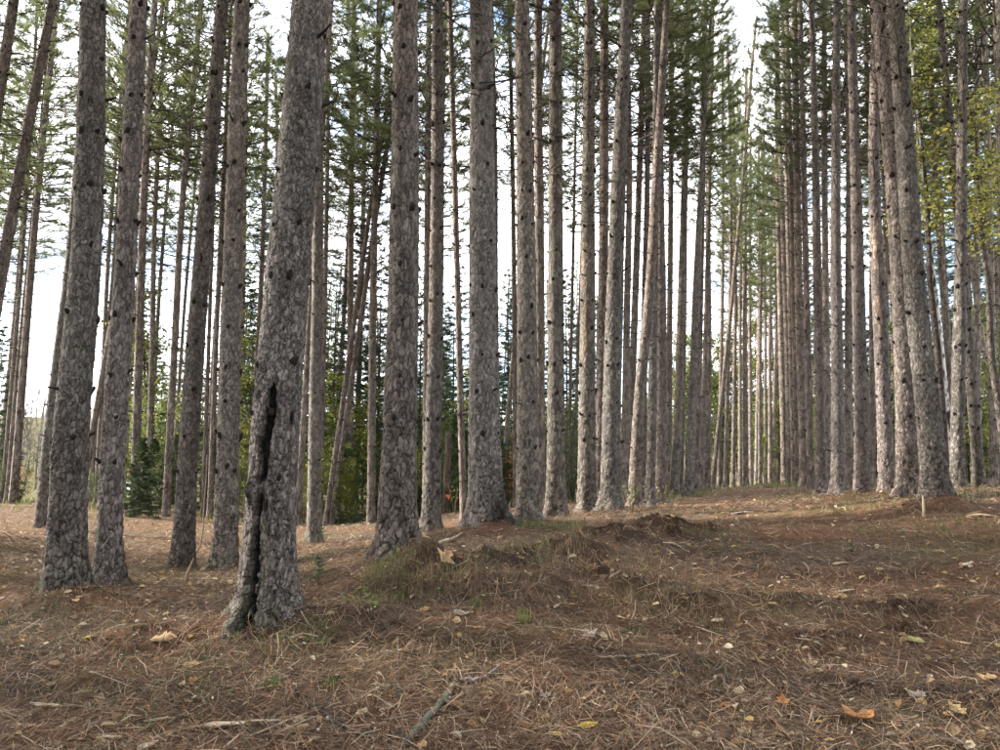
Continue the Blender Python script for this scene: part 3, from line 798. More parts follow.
SLIM = [  # base px, base py, Y, top px, top py, width px, label
    (13, 502, 30, 47, 100, 7, 'right trunk of the slim trio beside the bright hillside gap'),
    (7, 503, 31, 40, 120, 5, 'middle trunk of the slim trio beside the bright hillside gap'),
    (2, 506, 32, 30, 140, 4.5, 'leftmost trunk of the slim trio beside the bright hillside gap'),
    (134, 515, 24, 150, 120, 8.5, 'slim pine with a young fir at its foot, right of the two close left trunks'),
    (148, 508, 30, 158, 200, 5.5, 'thin pine just right of the slim pine with the young fir'),
    (166, 517, 25, 188, 150, 7, 'slim pine with sunlit left edge, left of the trunk leaning beside the scarred pine'),
    (203, 514, 28, 214, 200, 4, 'thin pale pine seen between the two trunks left of the scarred pine'),
    (210, 512, 27, 222, 200, 5, 'brightly edged thin pine between the two trunks left of the scarred pine'),
    (297, 526, 24, 318, 200, 6, 'thin pine tight behind the right side of the scarred trunk'),
    (320, 522, 30, 326, 200, 5, 'thin pine close right of the pine with the seedling at its foot'),
    (325, 529, 27, 362, 280, 5.5, 'left trunk of the slanting pair behind the scarred pine'),
    (330, 528, 27.5, 366, 290, 5.5, 'right trunk of the slanting pair behind the scarred pine'),
    (350, 525, 32, 352, 150, 7, 'pale upright pine behind the sunny needle patch'),
    (371, 527, 26, 376, 100, 7.5, 'dark upright pine left of the thick straight pine, at the sunny needle patch'),
    (426, 520, 24, 428, 80, 7, 'dark thin pine in the gap between the thick straight and narrow pale-sided pines'),
    (464, 523, 18, 451, 100, 6.5, 'thin pale pine in the gap left of the black-footed pine'),
    (497, 512, 24, 490, 60, 8, 'pine peeping out behind the right side of the black-footed pine'),
    (500, 505, 30, 512, 380, 5, 'bare slanting stem in the gap right of the black-footed pine'),
    (516, 510, 26, 511, 100, 5, 'dark thin stem hugging the left side of the pine right of the black-footed one'),
    (540, 512, 19, 541, 0, 9.5, 'pine half hidden behind the pine next right of the black-footed one'),
    (568, 506, 32, 573, 250, 3.5, 'thin stem, left of two in the gap before the tan-lit pine'),
    (573, 506, 33, 580, 260, 3.0, 'thin stem, right of two in the gap before the tan-lit pine'),
    (599, 505, 20, 606, 0, 10.5, 'pine tucked between the tan-lit pine and the stout leaning pine'),
    (623, 499, 24, 629, 0, 7, 'slim pine just right of the stout leaning pine'),
    (628, 498, 26, 645, 0, 7.5, 'slim pine behind the leafy sapling, left of the strong leaner'),
    (643, 500, 25, 645, 120, 6.5, 'slim pine behind the strongly leaning pine'),
    (655, 499, 27, 662, 0, 5, 'thin pine behind the upright trail-edge pine by the soil heap'),
    (668, 497, 30, 672, 0, 6, 'thin dark pine right behind the trail-edge pine by the soil heap'),
    (680, 495, 31, 690, 0, 5.5, 'thin pine between the two leaning left trail-edge pines'),
    (696, 496, 29, 704, 60, 7, 'pine at left trail edge, second before the pale far trunks'),
    (702, 492, 33, 712, 60, 5, 'thin pine, last near trunk before the pale far trunks begin'),
    (707, 490, 38, 709, 330, 6, None), (712, 489, 40, 724, 370, 4.5, 'far pale pine leaning right across its neighbours at the trail end'),
    (719, 489, 44, 722, 250, 4, None), (725, 488, 42, 729, 250, 4.5, None), (733, 488, 46, 735, 250, 4.3, None), (740, 487, 50, 741, 250, 3.8, None), (746, 487, 46, 745, 250, 5, None),
    (751, 487, 52, 750, 250, 4, None), (756, 486, 55, 759, 250, 3.6, None), (760, 486, 50, 761, 250, 3.6, None), (765, 486, 58, 765, 250, 3.4, None), (770, 486, 56, 771, 250, 3.6, None), (774, 485, 58, 775, 250, 3.2, None), (778, 485, 60, 779, 250, 3.4, None),
    (785, 485, 40, 779, 200, 6.5, 'a'), (790, 485, 37, 783, 200, 6, 'a'), (795, 486, 34, 787, 180, 6, 'a'), (799, 487, 31, 790, 150, 6.5, 'a'), (805, 488, 27, 795, 150, 8.5, 'a'), (811, 489, 25, 803, 150, 6.5, 'a'), (828, 491, 26, 825, 100, 7, 'a'), (848, 491, 24, 846, 100, 7.5, 'a'),
    (872, 489, 27, 869, 100, 6, 'b'), (899, 488, 26, 893, 100, 5.5, 'b'), (979, 488, 24, 976, 100, 6.5, 'b'), (994, 487, 22, 985, 100, 7.5, 'b'), (1006, 489, 20, 995, 0, 9, 'b')]
ni = {None: 0, 'a': 0, 'b': 0}
for i, (bx, by, Y, tx, ty, w, lab) in enumerate(SLIM):
    b = at(bx, by, Y); t = at(tx, ty, Y); b.z = gz(b.x, b.y) - .05
    g = 'slim pines seen between the near trunks'
    if lab is None:
        lab = ordinal(ni[None]) + ' from the left of the pale upright far pines closing the trail'; ni[None] += 1; g = 'far pines closing the trail'
    elif lab == 'a':
        lab = ordinal(ni['a']) + ' from the left in the tight rank of pines along the far right trail edge'; ni['a'] += 1; g = 'far pines along the right trail edge'
    elif lab == 'b':
        lab = ordinal(ni['b']) + ' from the left of the slim grey pines behind the thick right-edge trunks'; ni['b'] += 1; g = 'slim pines behind the right edge'
    far_pine(b, t, w * Y / F * 1.03, lab, g, i, H=random.uniform(23.5, 27.5), cs=.88 if 650 < bx < 835 else 1.3)

# rows of the plantation to the right of the trail and beyond its end, and thinner woods on the left
AUTO = []
used = [(r.location.x, r.location.y) for r, _ in TREES]


def try_add(x, y, zone, dmin=1.5):
    if any((x - a) ** 2 + (y - b) ** 2 < dmin * dmin for a, b in used): return
    used.append((x, y)); AUTO.append((x, y, zone))


d0 = Vector((.29, .957)); n0 = Vector((.957, -.29))
for k in range(1, 12):
    for j in range(0, 32):
        p = Vector((6.2, 10.4)) + n0 * (k * 2.5 + random.gauss(0, .25)) + d0 * (j * 2.4 + random.gauss(0, .35))
        px = 500 + F * p.x / (p.y * cp + .01)
        if p.y > 19 and px < 1075 and random.random() < .5 and p.length < 52: try_add(p.x, p.y, 'right')
for i in range(3):
    y = random.uniform(66, 88); px = random.uniform(690, 830); try_add((px - 500) / F * y, y, 'end')
for i in range(90):
    y = random.uniform(34, 62); px = random.uniform(230, 640)
    if y > 42: y += 40
    if random.random() < .5 and len([1 for q in AUTO if q[2] == 'left']) < 16: try_add((px - 500) / F * y, y, 'left', 3.5)
for i in range(120):
    y = random.uniform(24, 46); px = random.uniform(-40, 340)
    if len([1 for q in AUTO if q[2] == 'wing']) < 27 and not 5 < px < 70: try_add((px - 500) / F * y, y, 'wing', 3.0)
zones = {'wing': ('slim background pine behind the thick left-hand trunks', 'slim background pines on the left'), 'right': ('far plantation pine right of the trail', 'plantation pines right of the trail'),
         'end': ('pine in the sunlit wood beyond the trail end', 'pines beyond the trail end'),
         'left': ('thin pine in the open wood behind the left trunks', 'thin pines in the open wood on the left')}
cnt = {}
for x, y, zn in sorted(AUTO, key=lambda a: a[0] / a[1]):
    cnt[zn] = cnt.get(zn, 0) + 1
    b = Vector((x, y, gz(x, y) - .05)); t = b + Vector((random.gauss(0, .35), random.gauss(0, .3), 12))
    far_pine(b, t, random.uniform(.2, .3), zones[zn][0] + ', ' + ordinal(cnt[zn] - 1) + ' counted from the left', zones[zn][1], random.randint(0, 99), H=random.uniform(23.5, 28), cs=1.35)

# pines beside and behind the viewpoint (the wood goes on unseen; added to shade the scene)
off = 0
for i in range(1500):
    x, y = random.uniform(-17, 18), random.uniform(-15, 14)
    if y > -1 and abs(x) < y * .80 + 2.2: continue
    if x < -4 and y > -3 and random.random() < .75: continue
    if math.hypot(x, y) < 2.6 or any((x - a) ** 2 + (y - b) ** 2 < 2.5 ** 2 for a, b in used): continue
    used.append((x, y)); off += 1
    b = Vector((x, y, gz(x, y) - .05)); far_pine(b, b + Vector((random.gauss(0, .3), random.gauss(0, .3), 12)), random.uniform(.28, .36), 'unseen pine added for shade outside the picture, beside or behind the viewpoint', 'pines outside the picture', random.randint(0, 99), cs=1.15)
for i in range(200):  # more unseen pines added on the left to shade the near ground
    x, y = random.uniform(-40, -13), random.uniform(2, 17)
    if abs(x) < y * .80 + 2.5 or any((x - a) ** 2 + (y - b) ** 2 < 3.3 ** 2 for a, b in used): continue
    used.append((x, y)); off += 1
    b = Vector((x, y, gz(x, y) - .05)); far_pine(b, b + Vector((random.gauss(0, .3), random.gauss(0, .3), 12)), random.uniform(.28, .36), 'unseen pine added for shade outside the picture, beside or behind the viewpoint', 'pines outside the picture', random.randint(0, 99), cs=1.15)

# ------------------------------------------------------------------ spruces and firs
def spruce_meshes(H, Rm, seed, low=.12, c=(.045, .068, .030), open_=1.0):
    global rng
    keep = rng; rng = np.random.default_rng(seed)
    tr, cr = MB(), MB()
    tr.tube([(0, 0, -.2), (0, 0, .1), (.02, .01, H * .5), (0, 0, H)], [.07 * H / 8, .055 * H / 8, .03 * H / 8, .006], 7, (.10, .08, .065))
    z = H * low; tp, td = [], []
    while z < H * .99:
        f = (z - H * low) / (H * (1 - low))
        for b in range(rng.integers(3, 6)):
            L = (Rm * (1 - f) ** .85 + .08) * rng.uniform(.6, 1.1); az = rng.uniform(0, TAU); el = -.25 + .7 * f + rng.normal(0, .08)
            pts = add_branch(cr, (0, 0, z), az, el, L, .004 + .008 * (1 - f), (.07, .055, .045), side=0, curl=.18, k=3, seg=6)
            for s in range(int(5 + L * 19 * open_)):
                u = rng.uniform(.15, 1) * 4.99; i = int(u); p = pts[i] * (1 - u + i) + pts[i + 1] * (u - i)
                l = (.10 + .22 * (1 - u / 7)) * min(1.2, L + .25); a2 = az + rng.choice([-1, 1]) * rng.uniform(.5, 1.0)
                dd = np.array([math.cos(a2), math.sin(a2), rng.uniform(-.45, .1)]); dd /= np.linalg.norm(dd)
                for t in (.25, .5, .75, 1): tp.append(p + dd * l * t); td.append(dd)
            tp.append(pts[-1]); td.append((pts[-1] - pts[-2]) / (np.linalg.norm(pts[-1] - pts[-2]) + 1e-9))
        z += H * rng.uniform(.018, .034)
    needles(cr, np.array(tp), np.array(td), 5, .085, .019, c, spread=.6, cvar=.35)
    rng = keep
    return tr.mesh('trunk', M_barkfar, True), cr.mesh('crown', M_spruce)


SPR = [spruce_meshes(12, 2.0, 1, .14), spruce_meshes(9, 1.7, 2, .08), spruce_meshes(3.2, .9, 3, .05, c=(.075, .105, .048)), spruce_meshes(14, 2.1, 4, .22, open_=.7)]
for k, (px, py, Y, m, s, lab) in enumerate([
        (345, 515, 34, 0, 1.0, 'tall dark spruce filling the gap right of the scarred pine'), (376, 512, 38, 3, 1.0, 'spruce with a bare lower stem left of the thick straight pine'),
        (330, 512, 42, 3, 1.05, 'spruce behind the slanting pair of thin trunks'), (290, 512, 40, 0, .9, 'spruce half hidden behind the scarred pine'), (255, 508, 46, 1, 1.1, 'broad spruce in the gap left of the scarred pine'),
        (452, 508, 40, 0, 1.0, 'dark spruce in the gap left of the black-footed pine'), (512, 500, 44, 1, 1.0, 'spruce beyond the red-leaved bush'), (508, 505, 34, 3, .8, 'thin spruce against the sky right of the black-footed pine'),
        (571, 500, 40, 3, .85, 'open spruce before the tan-lit pine'), (200, 508, 40, 1, .8, 'spruce behind the slim trunks left of the scarred pine'), (-12, 505, 34, 1, .9, 'dark spruce at the left border by the hillside'),
        (150, 512, 29, 2, .85, 'young fir between the slim sunlit trunks on the left'), (175, 509, 33, 2, 1.0, 'young fir right of the slim pine with sunlit edge'), (138, 516, 23, 2, .75, 'young fir hugging the slim pine right of the two close left trunks'),
        (215, 508, 32, 2, 1.0, 'young fir between the two trunks left of the scarred pine'), (388, 515, 30, 2, 1.2, 'young fir tight against the thick straight pine'), (420, 513, 30, 2, 1.3, 'young fir in the gap beside the narrow pale-sided pine'),
        (458, 513, 28, 2, 1.2, 'young fir beside the snag with the orange tape'), (340, 514, 31, 2, 1.3, 'young fir behind the slanting pair of thin trunks'), (500, 508, 27, 2, .8, 'young fir right of the blackened trunk foot'),
        (920, 488, 33, 1, .9, 'spruce behind the two thickest right-edge trunks'), (870, 487, 38, 1, 1.0, 'spruce behind the straight right-edge pine'), (970, 486, 36, 1, .9, 'spruce between the slim grey right-hand pines'), (362, 512, 36, 1, .9, 'mid-height spruce behind the sunny needle patch'),
        (228, 506, 50, 0, 1.05, 'far spruce showing beside the straight pine left of the scarred one'),
        (272, 506, 52, 3, 1.0, 'far spruce close to the left side of the scarred pine'),
        (310, 506, 50, 1, 1.15, 'far spruce right beside the scarred pine'),
        (395, 506, 52, 0, 1.1, 'far spruce rising behind the thick straight pine'),
        (415, 506, 47, 3, 0.9, 'far thin-stemmed spruce by the narrow pale-sided pine'),
        (440, 505, 54, 1, 1.2, 'far spruce above the taped snag'),
        (470, 505, 50, 0, 0.8, 'far spruce at the left shoulder of the black-footed pine'),
        (500, 503, 52, 1, 1.0, 'far spruce at the right shoulder of the black-footed pine'),
        (545, 502, 50, 3, 0.8, 'far spruce behind the half hidden pine'),
        (575, 501, 54, 1, 1.0, 'far spruce left of the tan-lit pine'),
        (165, 507, 52, 1, 0.9, 'far spruce behind the slim sunlit-edged pine'),
        (180, 507, 58, 0, 0.9, 'farthest spruce above the pale shed'),
        (300, 512, 33, 0, 1.15, 'full spruce touching the right side of the scarred pine'), (355, 513, 37, 0, 1.25, 'tallest spruce above the pale boulders'), (385, 512, 42, 0, 1.2, 'full spruce hard against the left side of the thick straight pine'), (418, 510, 36, 0, 1.0, 'full spruce between the thick straight and narrow pale-sided pines'), (460, 509, 45, 0, 1.2, 'full spruce left of the thin pale pine'), (515, 506, 40, 0, 1.05, 'full spruce in the second gap right of the black-footed pine'), (540, 506, 46, 0, 1.1, 'full spruce behind the half hidden slim pine'), (568, 504, 44, 0, 1.15, 'full spruce behind the two thin stems'), (600, 502, 50, 0, 1.1, 'full spruce behind the stout leaning pine'), (238, 509, 40, 0, 1.1, 'full spruce behind the straight pine left of the scarred one'), (262, 509, 37, 3, 1.2, 'tall spruce hidden mostly by the scarred pine')]):
    b = at(px, py, Y); b.z = gz(b.x, b.y)
    root = tag(bpy.data.objects.new('spruce_tree' if m != 2 else 'young_fir', None), lab, 'tree', 'spruces and firs of the undergrowth')
    root.location = b; root.rotation_euler = (0, 0, random.uniform(0, TAU)); root.scale = (s, s, s); col.objects.link(root)
    link('trunk', SPR[m][0], root); link('crown', SPR[m][1], root)


back = sorted([(random.uniform(125, 480), random.uniform(72, 100)) for _ in range(44)] + [(random.uniform(805, 1010), random.uniform(48, 80)) for _ in range(24)])
for k, (px, Y) in enumerate(back):
    m = random.choice([0, 0, 3, 1]); x = (px - 500) / F * Y; s = random.uniform(1.25, 1.8)
    root = tag(bpy.data.objects.new('spruce_tree', None), ordinal(k) + ' from the left of the background spruces closing the wood behind the pines', 'tree', 'background spruces')
    root.location = (x, Y, gz(x, Y)); root.rotation_euler = (0, 0, random.uniform(0, TAU)); root.scale = (s, s, s); col.objects.link(root)
    link('trunk', SPR[m][0], root); link('crown', SPR[m][1], root)


# ------------------------------------------------------------------ broadleaf trees and bushes
def broad_meshes(H, R, seed, n, cols, leaf=.07, low=.1, stems=1, bark=(.12, .10, .085)):
    global rng
    keep = rng; rng = np.random.default_rng(seed)
    tr, cr = MB(), MB(); P_, D_ = [], []
    for s in range(stems):
        az0 = rng.uniform(0, TAU); ln = rng.uniform(.0, .25) * (stems > 1)
        t = np.linspace(0, 1, 7)
        pts = np.stack([np.cos(az0) * ln * H * t ** 1.3 + np.cumsum(rng.normal(0, (.012 if stems > 1 else .005) * H, 7)), np.sin(az0) * ln * H * t ** 1.3 + np.cumsum(rng.normal(0, (.012 if stems > 1 else .005) * H, 7)), t * H * rng.uniform(.75, 1)], -1)
        pts -= pts[0]; pts[0, 2] = -.1
        tr.tube(pts, (.011 * H / math.sqrt(stems)) * (1 - .9 * t) + .002, 5, bark)
        for b in range(int(26 / stems) + 4):
            u = rng.uniform(low, 1) * 5.99; i = int(u); p = pts[i] * (1 - u + i) + pts[i + 1] * (u - i)
            L = R * rng.uniform(.5, 1.1) * (1.15 - .7 * u / 6)
            bp = add_branch(cr, p, rng.uniform(0, TAU), rng.uniform(.1, .8), L, .004 + .0012 * H * .5, bark, side=3, curl=.2, k=3, seg=6)
            m = max(3, int(n / (26 + 4 * stems)))
            q = bp[1 + (rng.random(m) * 4.99).astype(int)] + rng.normal(0, .13 * L + .04, (m, 3))
            P_.append(q)
    P_ = np.concatenate(P_); m = len(P_)
    nrm = rng.normal(0, 1, (m, 3)) + [0, 0, 1.0]; nrm /= np.linalg.norm(nrm, axis=1, keepdims=True)
    a = np.cross(nrm, rng.normal(0, 1, (m, 3))); a /= np.linalg.norm(a, axis=1, keepdims=True); b = np.cross(nrm, a)
    l = (leaf * rng.uniform(.6, 1.2, m))[:, None]
    V = np.stack([P_ - a * l * .6, P_ + b * l * .42 + nrm * l * .1, P_ + a * l * .6, P_ - b * l * .42 + nrm * l * .1], 1).reshape(-1, 3)
    cc = np.asarray(cols)[rng.integers(0, len(cols), m)] * rng.uniform(.7, 1.2, (m, 1))
    cr.add(V, q=np.arange(m * 4).reshape(-1, 4), c=np.repeat(cc, 4, 0))
    rng = keep
    return tr.mesh('trunk', M_barkfar, True), cr.mesh('crown', M_leaf)


YG = [(.19, .21, .04), (.25, .24, .05), (.13, .17, .035)]
YL = [(.44, .40, .09), (.36, .37, .09), (.24, .28, .07)]
OR = [(.33, .10, .04), (.38, .16, .05), (.22, .12, .05)]
GN = [(.055, .08, .03), (.075, .10, .035), (.11, .12, .045)]
BROAD = {'yg': broad_meshes(4.5, 1.5, 31, 2600, YG, .085, .08, 4), 'gn': broad_meshes(3.0, 1.2, 32, 2000, GN, .075, .05, 5), 'yl': broad_meshes(8.5, 1.5, 33, 1900, YL, .075, .60, 1),
         'or': broad_meshes(2.2, 1.0, 34, 900, OR, .07, .1, 4), 'tall': broad_meshes(9, 2.0, 35, 3400, YG + GN, .10, .12, 2)}
BR = [('yl', 940, 487, 15.5, 1.12, 'yellow-leaved maple behind the crossing pines at the right'), ('yl', 1003, 487, 16, 1.1, 'yellow-leaved maple at the right border'), ('or', 511, 507, 27, .95, 'red-orange bush in the gap right of the black-footed pine'),
      ('or', 505, 506, 31, .8, 'smaller reddish bush behind the red-orange one'), ('or', 20, 500, 40, .9, 'orange-tinged bush at the foot of the bright hillside'), ('yl', 468, 505, 46, 1.0, 'golden tree seen left of the black-footed pine'),
      ('yl', 190, 507, 34, .75, 'sparse yellow-leaved sapling behind the slim trunks on the left')]
for i in range(74):
    px = random.uniform(640, 800) if i < 26 else (random.uniform(800, 1010) if i < 44 else random.uniform(120, 640))
    Y = random.uniform(58, 74) if i < 26 else random.uniform(30, 52)
    BR.append((random.choice(['yg', 'yg', 'gn', 'tall']) if i >= 26 else random.choice(['yg', 'tall', 'tall']), px, 0, Y, random.uniform(.9, 1.5) if i >= 26 else random.uniform(1.3, 2.0), None))
for i in range(30):
    BR.append((random.choice(['gn', 'gn', 'yg']), random.uniform(-10, 480), 0, random.uniform(27, 36), random.uniform(.35, .75), None))
nbz = {}
auto_b = sorted([b for b in BR if b[5] is None], key=lambda b: b[1])
for (m, px, py, Y, s, lab) in [b for b in BR if b[5]] + auto_b:
    x = (px - 500) / F * Y * 1.0; z = gz(x, Y)
    g = 'broad-leaved bushes and saplings'
    if lab is None:
        zn = 'low undergrowth bushes beyond the left clearing' if s < .78 else ('leafy bushes glowing at the end of the trail' if Y > 57 else ('leafy bushes behind the right-hand pines' if px > 790 else 'tall leafy bushes behind the left and middle pines'))
        nbz[zn] = nbz.get(zn, 0) + 1; lab = ordinal(nbz[zn] - 1) + ' from the left of the ' + zn; g = zn
    root = tag(bpy.data.objects.new('leafy_tree' if m in ('yl', 'tall') else 'leafy_bush', None), lab, 'tree' if m in ('yl', 'tall') else 'bush', g)
    root.location = (x, Y, z); root.rotation_euler = (0, 0, random.uniform(0, TAU)); root.scale = (s, s, s); col.objects.link(root)
    link('trunk', BROAD[m][0], root); link('crown', BROAD[m][1], root)

# paper birch behind the thickest right-edge pine
root = tag(bpy.data.objects.new('birch_tree', None), 'white and black birch trunk behind the thickest right-edge pine', 'tree'); col.objects.link(root)
b = at(952, 487, 19); b.z = gz(b.x, b.y) - .05; root.location = b


def birch_mod(T, Z, R, C):
    n = fbm(T * 1.6, Z * 9, 3, 5); m = (smooth(.52, .62, n) + smooth(.62, .75, fbm(T * 1.2, Z * 2.2, 3, 15)))[..., None].clip(0, 1)
    C = np.ones_like(C) * np.array([.58, .55, .50]) * (1 - m) + np.array([.03, .027, .025]) * m
    return R + .012 * (fbm(T * 2, Z * 3, 2) - .5), C


tr = trunk_mesh('trunk', lambda z: -.012 * z + .05 * np.sin(z * .5), lambda z: .03 * np.sin(z * .4), lambda z: .11 * np.clip(1 - z / 16, .08, 1), 15, 9, .04, .04, 77, mat=M_birch, amp=.002, mod=birch_mod)
link('trunk', tr, root)
link('crown', BROAD['yl'][1], root, (0, 0, 6.5), (0, 0, 1), (1.0, 1.0, 1.0))

# ------------------------------------------------------------------ far wooded hillside (one mass)
mb = MB()
nfar = 2600
az = rng.uniform(-.85, .85, nfar); rr = rng.uniform(96, 205, nfar)
fx_, fy_ = rr * np.sin(az), rr * np.cos(az); fz_ = ground_z(fx_, fy_)
for i in range(nfar):
    h = rng.uniform(6, 10); p = np.array([fx_[i], fy_[i], fz_[i] - .3]); cc = np.array([.20, .175, .15]) * rng.uniform(.6, 1.25)
    mb.tube([p, p + [rng.normal(0, .3), 0, h * .55], p + [rng.normal(0, .6), 0, h]], [.12, .08, .02], 3, cc, cap=False)
    for k in range(5):
        q = p + [0, 0, h * rng.uniform(.35, .9)]; a = rng.uniform(0, TAU); l = rng.uniform(.8, 2)
        e = q + [l * math.cos(a), l * math.sin(a), l * .9]; s = np.array([.05, .05, 0])
        mb.add([q - s, q + s, e], t=[(0, 1, 2)], c=cc)
hillwood = link('far_woods', mb.mesh('far_woods', M_barkfar))
tag(hillwood, 'grey leafless wood covering the far hillside', 'woods', kind='stuff')

# ------------------------------------------------------------------ pale shed, boulders, snag, tape
root = tag(bpy.data.objects.new('shed', None), 'low pale shed with reddish roof glimpsed between the slim left trunks', 'shed'); col.objects.link(root)
b = at(151, 500, 62); root.location = (b.x, 62, gz(b.x, 62)); root.scale = (.55, .6, .62)


def box(mb, x0, x1, y0, y1, z0, z1, c):
    v = [(x, y, z) for z in (z0, z1) for x, y in ((x0, y0), (x1, y0), (x1, y1), (x0, y1))]
    mb.add(v, q=[(0, 3, 2, 1), (4, 5, 6, 7), (0, 1, 5, 4), (1, 2, 6, 5), (2, 3, 7, 6), (3, 0, 4, 7)], c=c)


mb = MB(); box(mb, -3.5, 3.5, -2, 2, -.5, 2.2, (.62, .63, .64)); link('wall', mb.mesh('wall', M_build), root)
mb = MB(); mb.add([(-3.9, -2.4, 2.15), (3.9, -2.4, 2.15), (3.9, 0, 3.3), (-3.9, 0, 3.3), (-3.9, 2.4, 2.15), (3.9, 2.4, 2.15), (-3.9, 0, 3.18), (3.9, 0, 3.18)], q=[(0, 1, 2, 3), (3, 2, 5, 4), (1, 0, 6, 7), (7, 6, 4, 5)], t=[(0, 3, 6), (1, 7, 2), (3, 4, 6), (2, 7, 5)], c=(.33, .17, .13)); link('roof', mb.mesh('roof', M_build), root)
mb = MB(); box(mb, -1.6, -.6, -2.04, -1.98, -.1, 1.9, (.3, .3, .31)); link('door', mb.mesh('door', M_build), root)
mb = MB(); box(mb, .8, 2.2, -2.04, -1.98, .9, 1.7, (.08, .09, .1)); link('window', mb.mesh('window', M_build), root)


def lump(r, seed, flat=.6, n=14, m=9, rough=.35, c=(.4, .38, .35)):
    rs = np.random.default_rng(seed); o = rs.random() * 90
    th, ph = np.meshgrid(np.arange(n) / n * TAU, np.linspace(.02, math.pi - .02, m))
    d = 1 + rough * 2 * (fbm(np.cos(th) * np.sin(ph) * 1.5 + o + 5, np.sin(th) * np.sin(ph) * 1.5 + np.cos(ph) * 1.3 + o, 3) - .5)
    V = np.stack([r * d * np.sin(ph) * np.cos(th), r * d * np.sin(ph) * np.sin(th), r * flat * d * np.cos(ph)], -1).reshape(-1, 3)
    i = np.arange(m - 1)[:, None] * n; j = np.arange(n)[None]; j2 = (j + 1) % n
    q = np.stack([i + j, i + n + j, i + n + j2, i + j2], -1).reshape(-1, 4)
    mb = MB(); mb.add(V, q, c=np.asarray(c)); return mb


for px, py, Y, r, lab in [(355, 520, 33, .42, 'larger pale boulder beyond the sunny needle patch'), (366, 519, 34, .32, 'smaller pale boulder beyond the sunny needle patch')]:
    p = at(px, py, Y); o = link('boulder', lump(r, int(px), .7, c=(.45, .44, .42)).mesh('boulder', M_rock, True), None, (p.x, Y, gz(p.x, Y) + .12)); tag(o, lab, 'boulder', 'pale boulders')

root = tag(bpy.data.objects.new('snag', None), 'broken-off grey snag with orange tape, right of the narrow pale-sided pine', 'snag'); col.objects.link(root)
b = at(446, 514, 26); b.z = gz(b.x, b.y) - .05; root.location = b
htop = at(448, 432, 26).z - b.z
mb = MB(); mb.tube([(0, 0, -.1), (.02, 0, htop * .5), (.06, 0, htop - .12), (.07, .02, htop)], [.14, .12, .115, .07], 9, (.11, .085, .065)); link('trunk', mb.mesh('trunk', M_barkfar, True), root)


def tape(root, z, r, x=0):
    mb = MB(); th = np.arange(12) / 12 * TAU
    for zz in (0, 1): pass
    V = np.concatenate([np.stack([x + r * np.cos(th), r * np.sin(th), np.full(12, z + dz)], -1) for dz in (0, .09)])
    q = [(i, (i + 1) % 12, 12 + (i + 1) % 12, 12 + i) for i in range(12)]
    mb.add(V, q, c=(.5, .10, .035)); mb.add([(x + .02, -r - .01, z + .09), (x + .10, -r - .03, z + .05), (x + .10, -r - .04, z - .08), (x + .05, -r - .02, z - .06)], q=[(0, 1, 2, 3)], c=(.5, .10, .035))
    o = link('tape', mb.mesh('tape', M_tape), root); o['label'] = 'orange marking tape tied round the stem'


tape(root, at(446, 497, 26).z - b.z, .13, .02)

# ------------------------------------------------------------------ plants on the floor
def place(name, me, px, py, lab, cat, group=None, rz=0.0, lift=0.0, tilt=True, s=1.0):
    p = hit(px, py)
    o = link(name, me, None, (p.x, p.y, p.z + lift)); o.scale = (s, s, s)
    if tilt:
        q = Vector((0, 0, 1)).rotation_difference(ground_n(p.x, p.y)) @ Euler((0, 0, rz)).to_quaternion(); o.rotation_mode = 'QUATERNION'; o.rotation_quaternion = q
    else: o.rotation_euler = (0, 0, rz)
    return tag(o, lab, cat, group)


def seedling(H, seed):
    a, b = spruce_meshes(H, H * .55, seed, .08, c=(.045, .085, .035), open_=1.0); return a, b


SEED = MB()
def small_conifer(px, py, H, lab, seed):
    global rng
    p = hit(px, py); root = tag(bpy.data.objects.new('conifer_seedling', None), lab, 'seedling', 'conifer seedlings'); col.objects.link(root); root.location = p
    keep = rng; rng = np.random.default_rng(seed); tr, cr = MB(), MB()
    tr.tube([(0, 0, -.03), (.005, 0, H * .5), (0, .01, H)], [.006, .004, .002], 5, (.10, .075, .05)); tp, td = [], []
    for z in np.linspace(.25, 1, 6) * H:
        for b in range(4):
            az = rng.uniform(0, TAU); L = H * rng.uniform(.35, .7) * (1.25 - z / H)
            dd = np.array([math.cos(az), math.sin(az), rng.uniform(-.1, .4)])
            cr.tube([(0, 0, z), dd * L + [0, 0, z]], [.0025, .001], 3, (.09, .07, .045), cap=False)
            for t in np.linspace(.15, 1, 10): tp.append(dd * L * t + [0, 0, z]); td.append(dd)
    needles(cr, np.array(tp), np.array(td), 7, .028, .004, (.085, .13, .06), spread=.8, cvar=.3)
    rng = keep
    link('trunk', tr.mesh('trunk', M_wood), root); link('crown', cr.mesh('crown', M_spruce), root)


small_conifer(288, 606, .45, 'green conifer seedling at the right foot of the fire-scarred pine', 5)
small_conifer(318, 585, .25, 'little conifer seedling between the scarred and thick straight pines', 6)
small_conifer(323, 548, .4, 'seedling at the foot of the pine right behind the scarred trunk', 7)


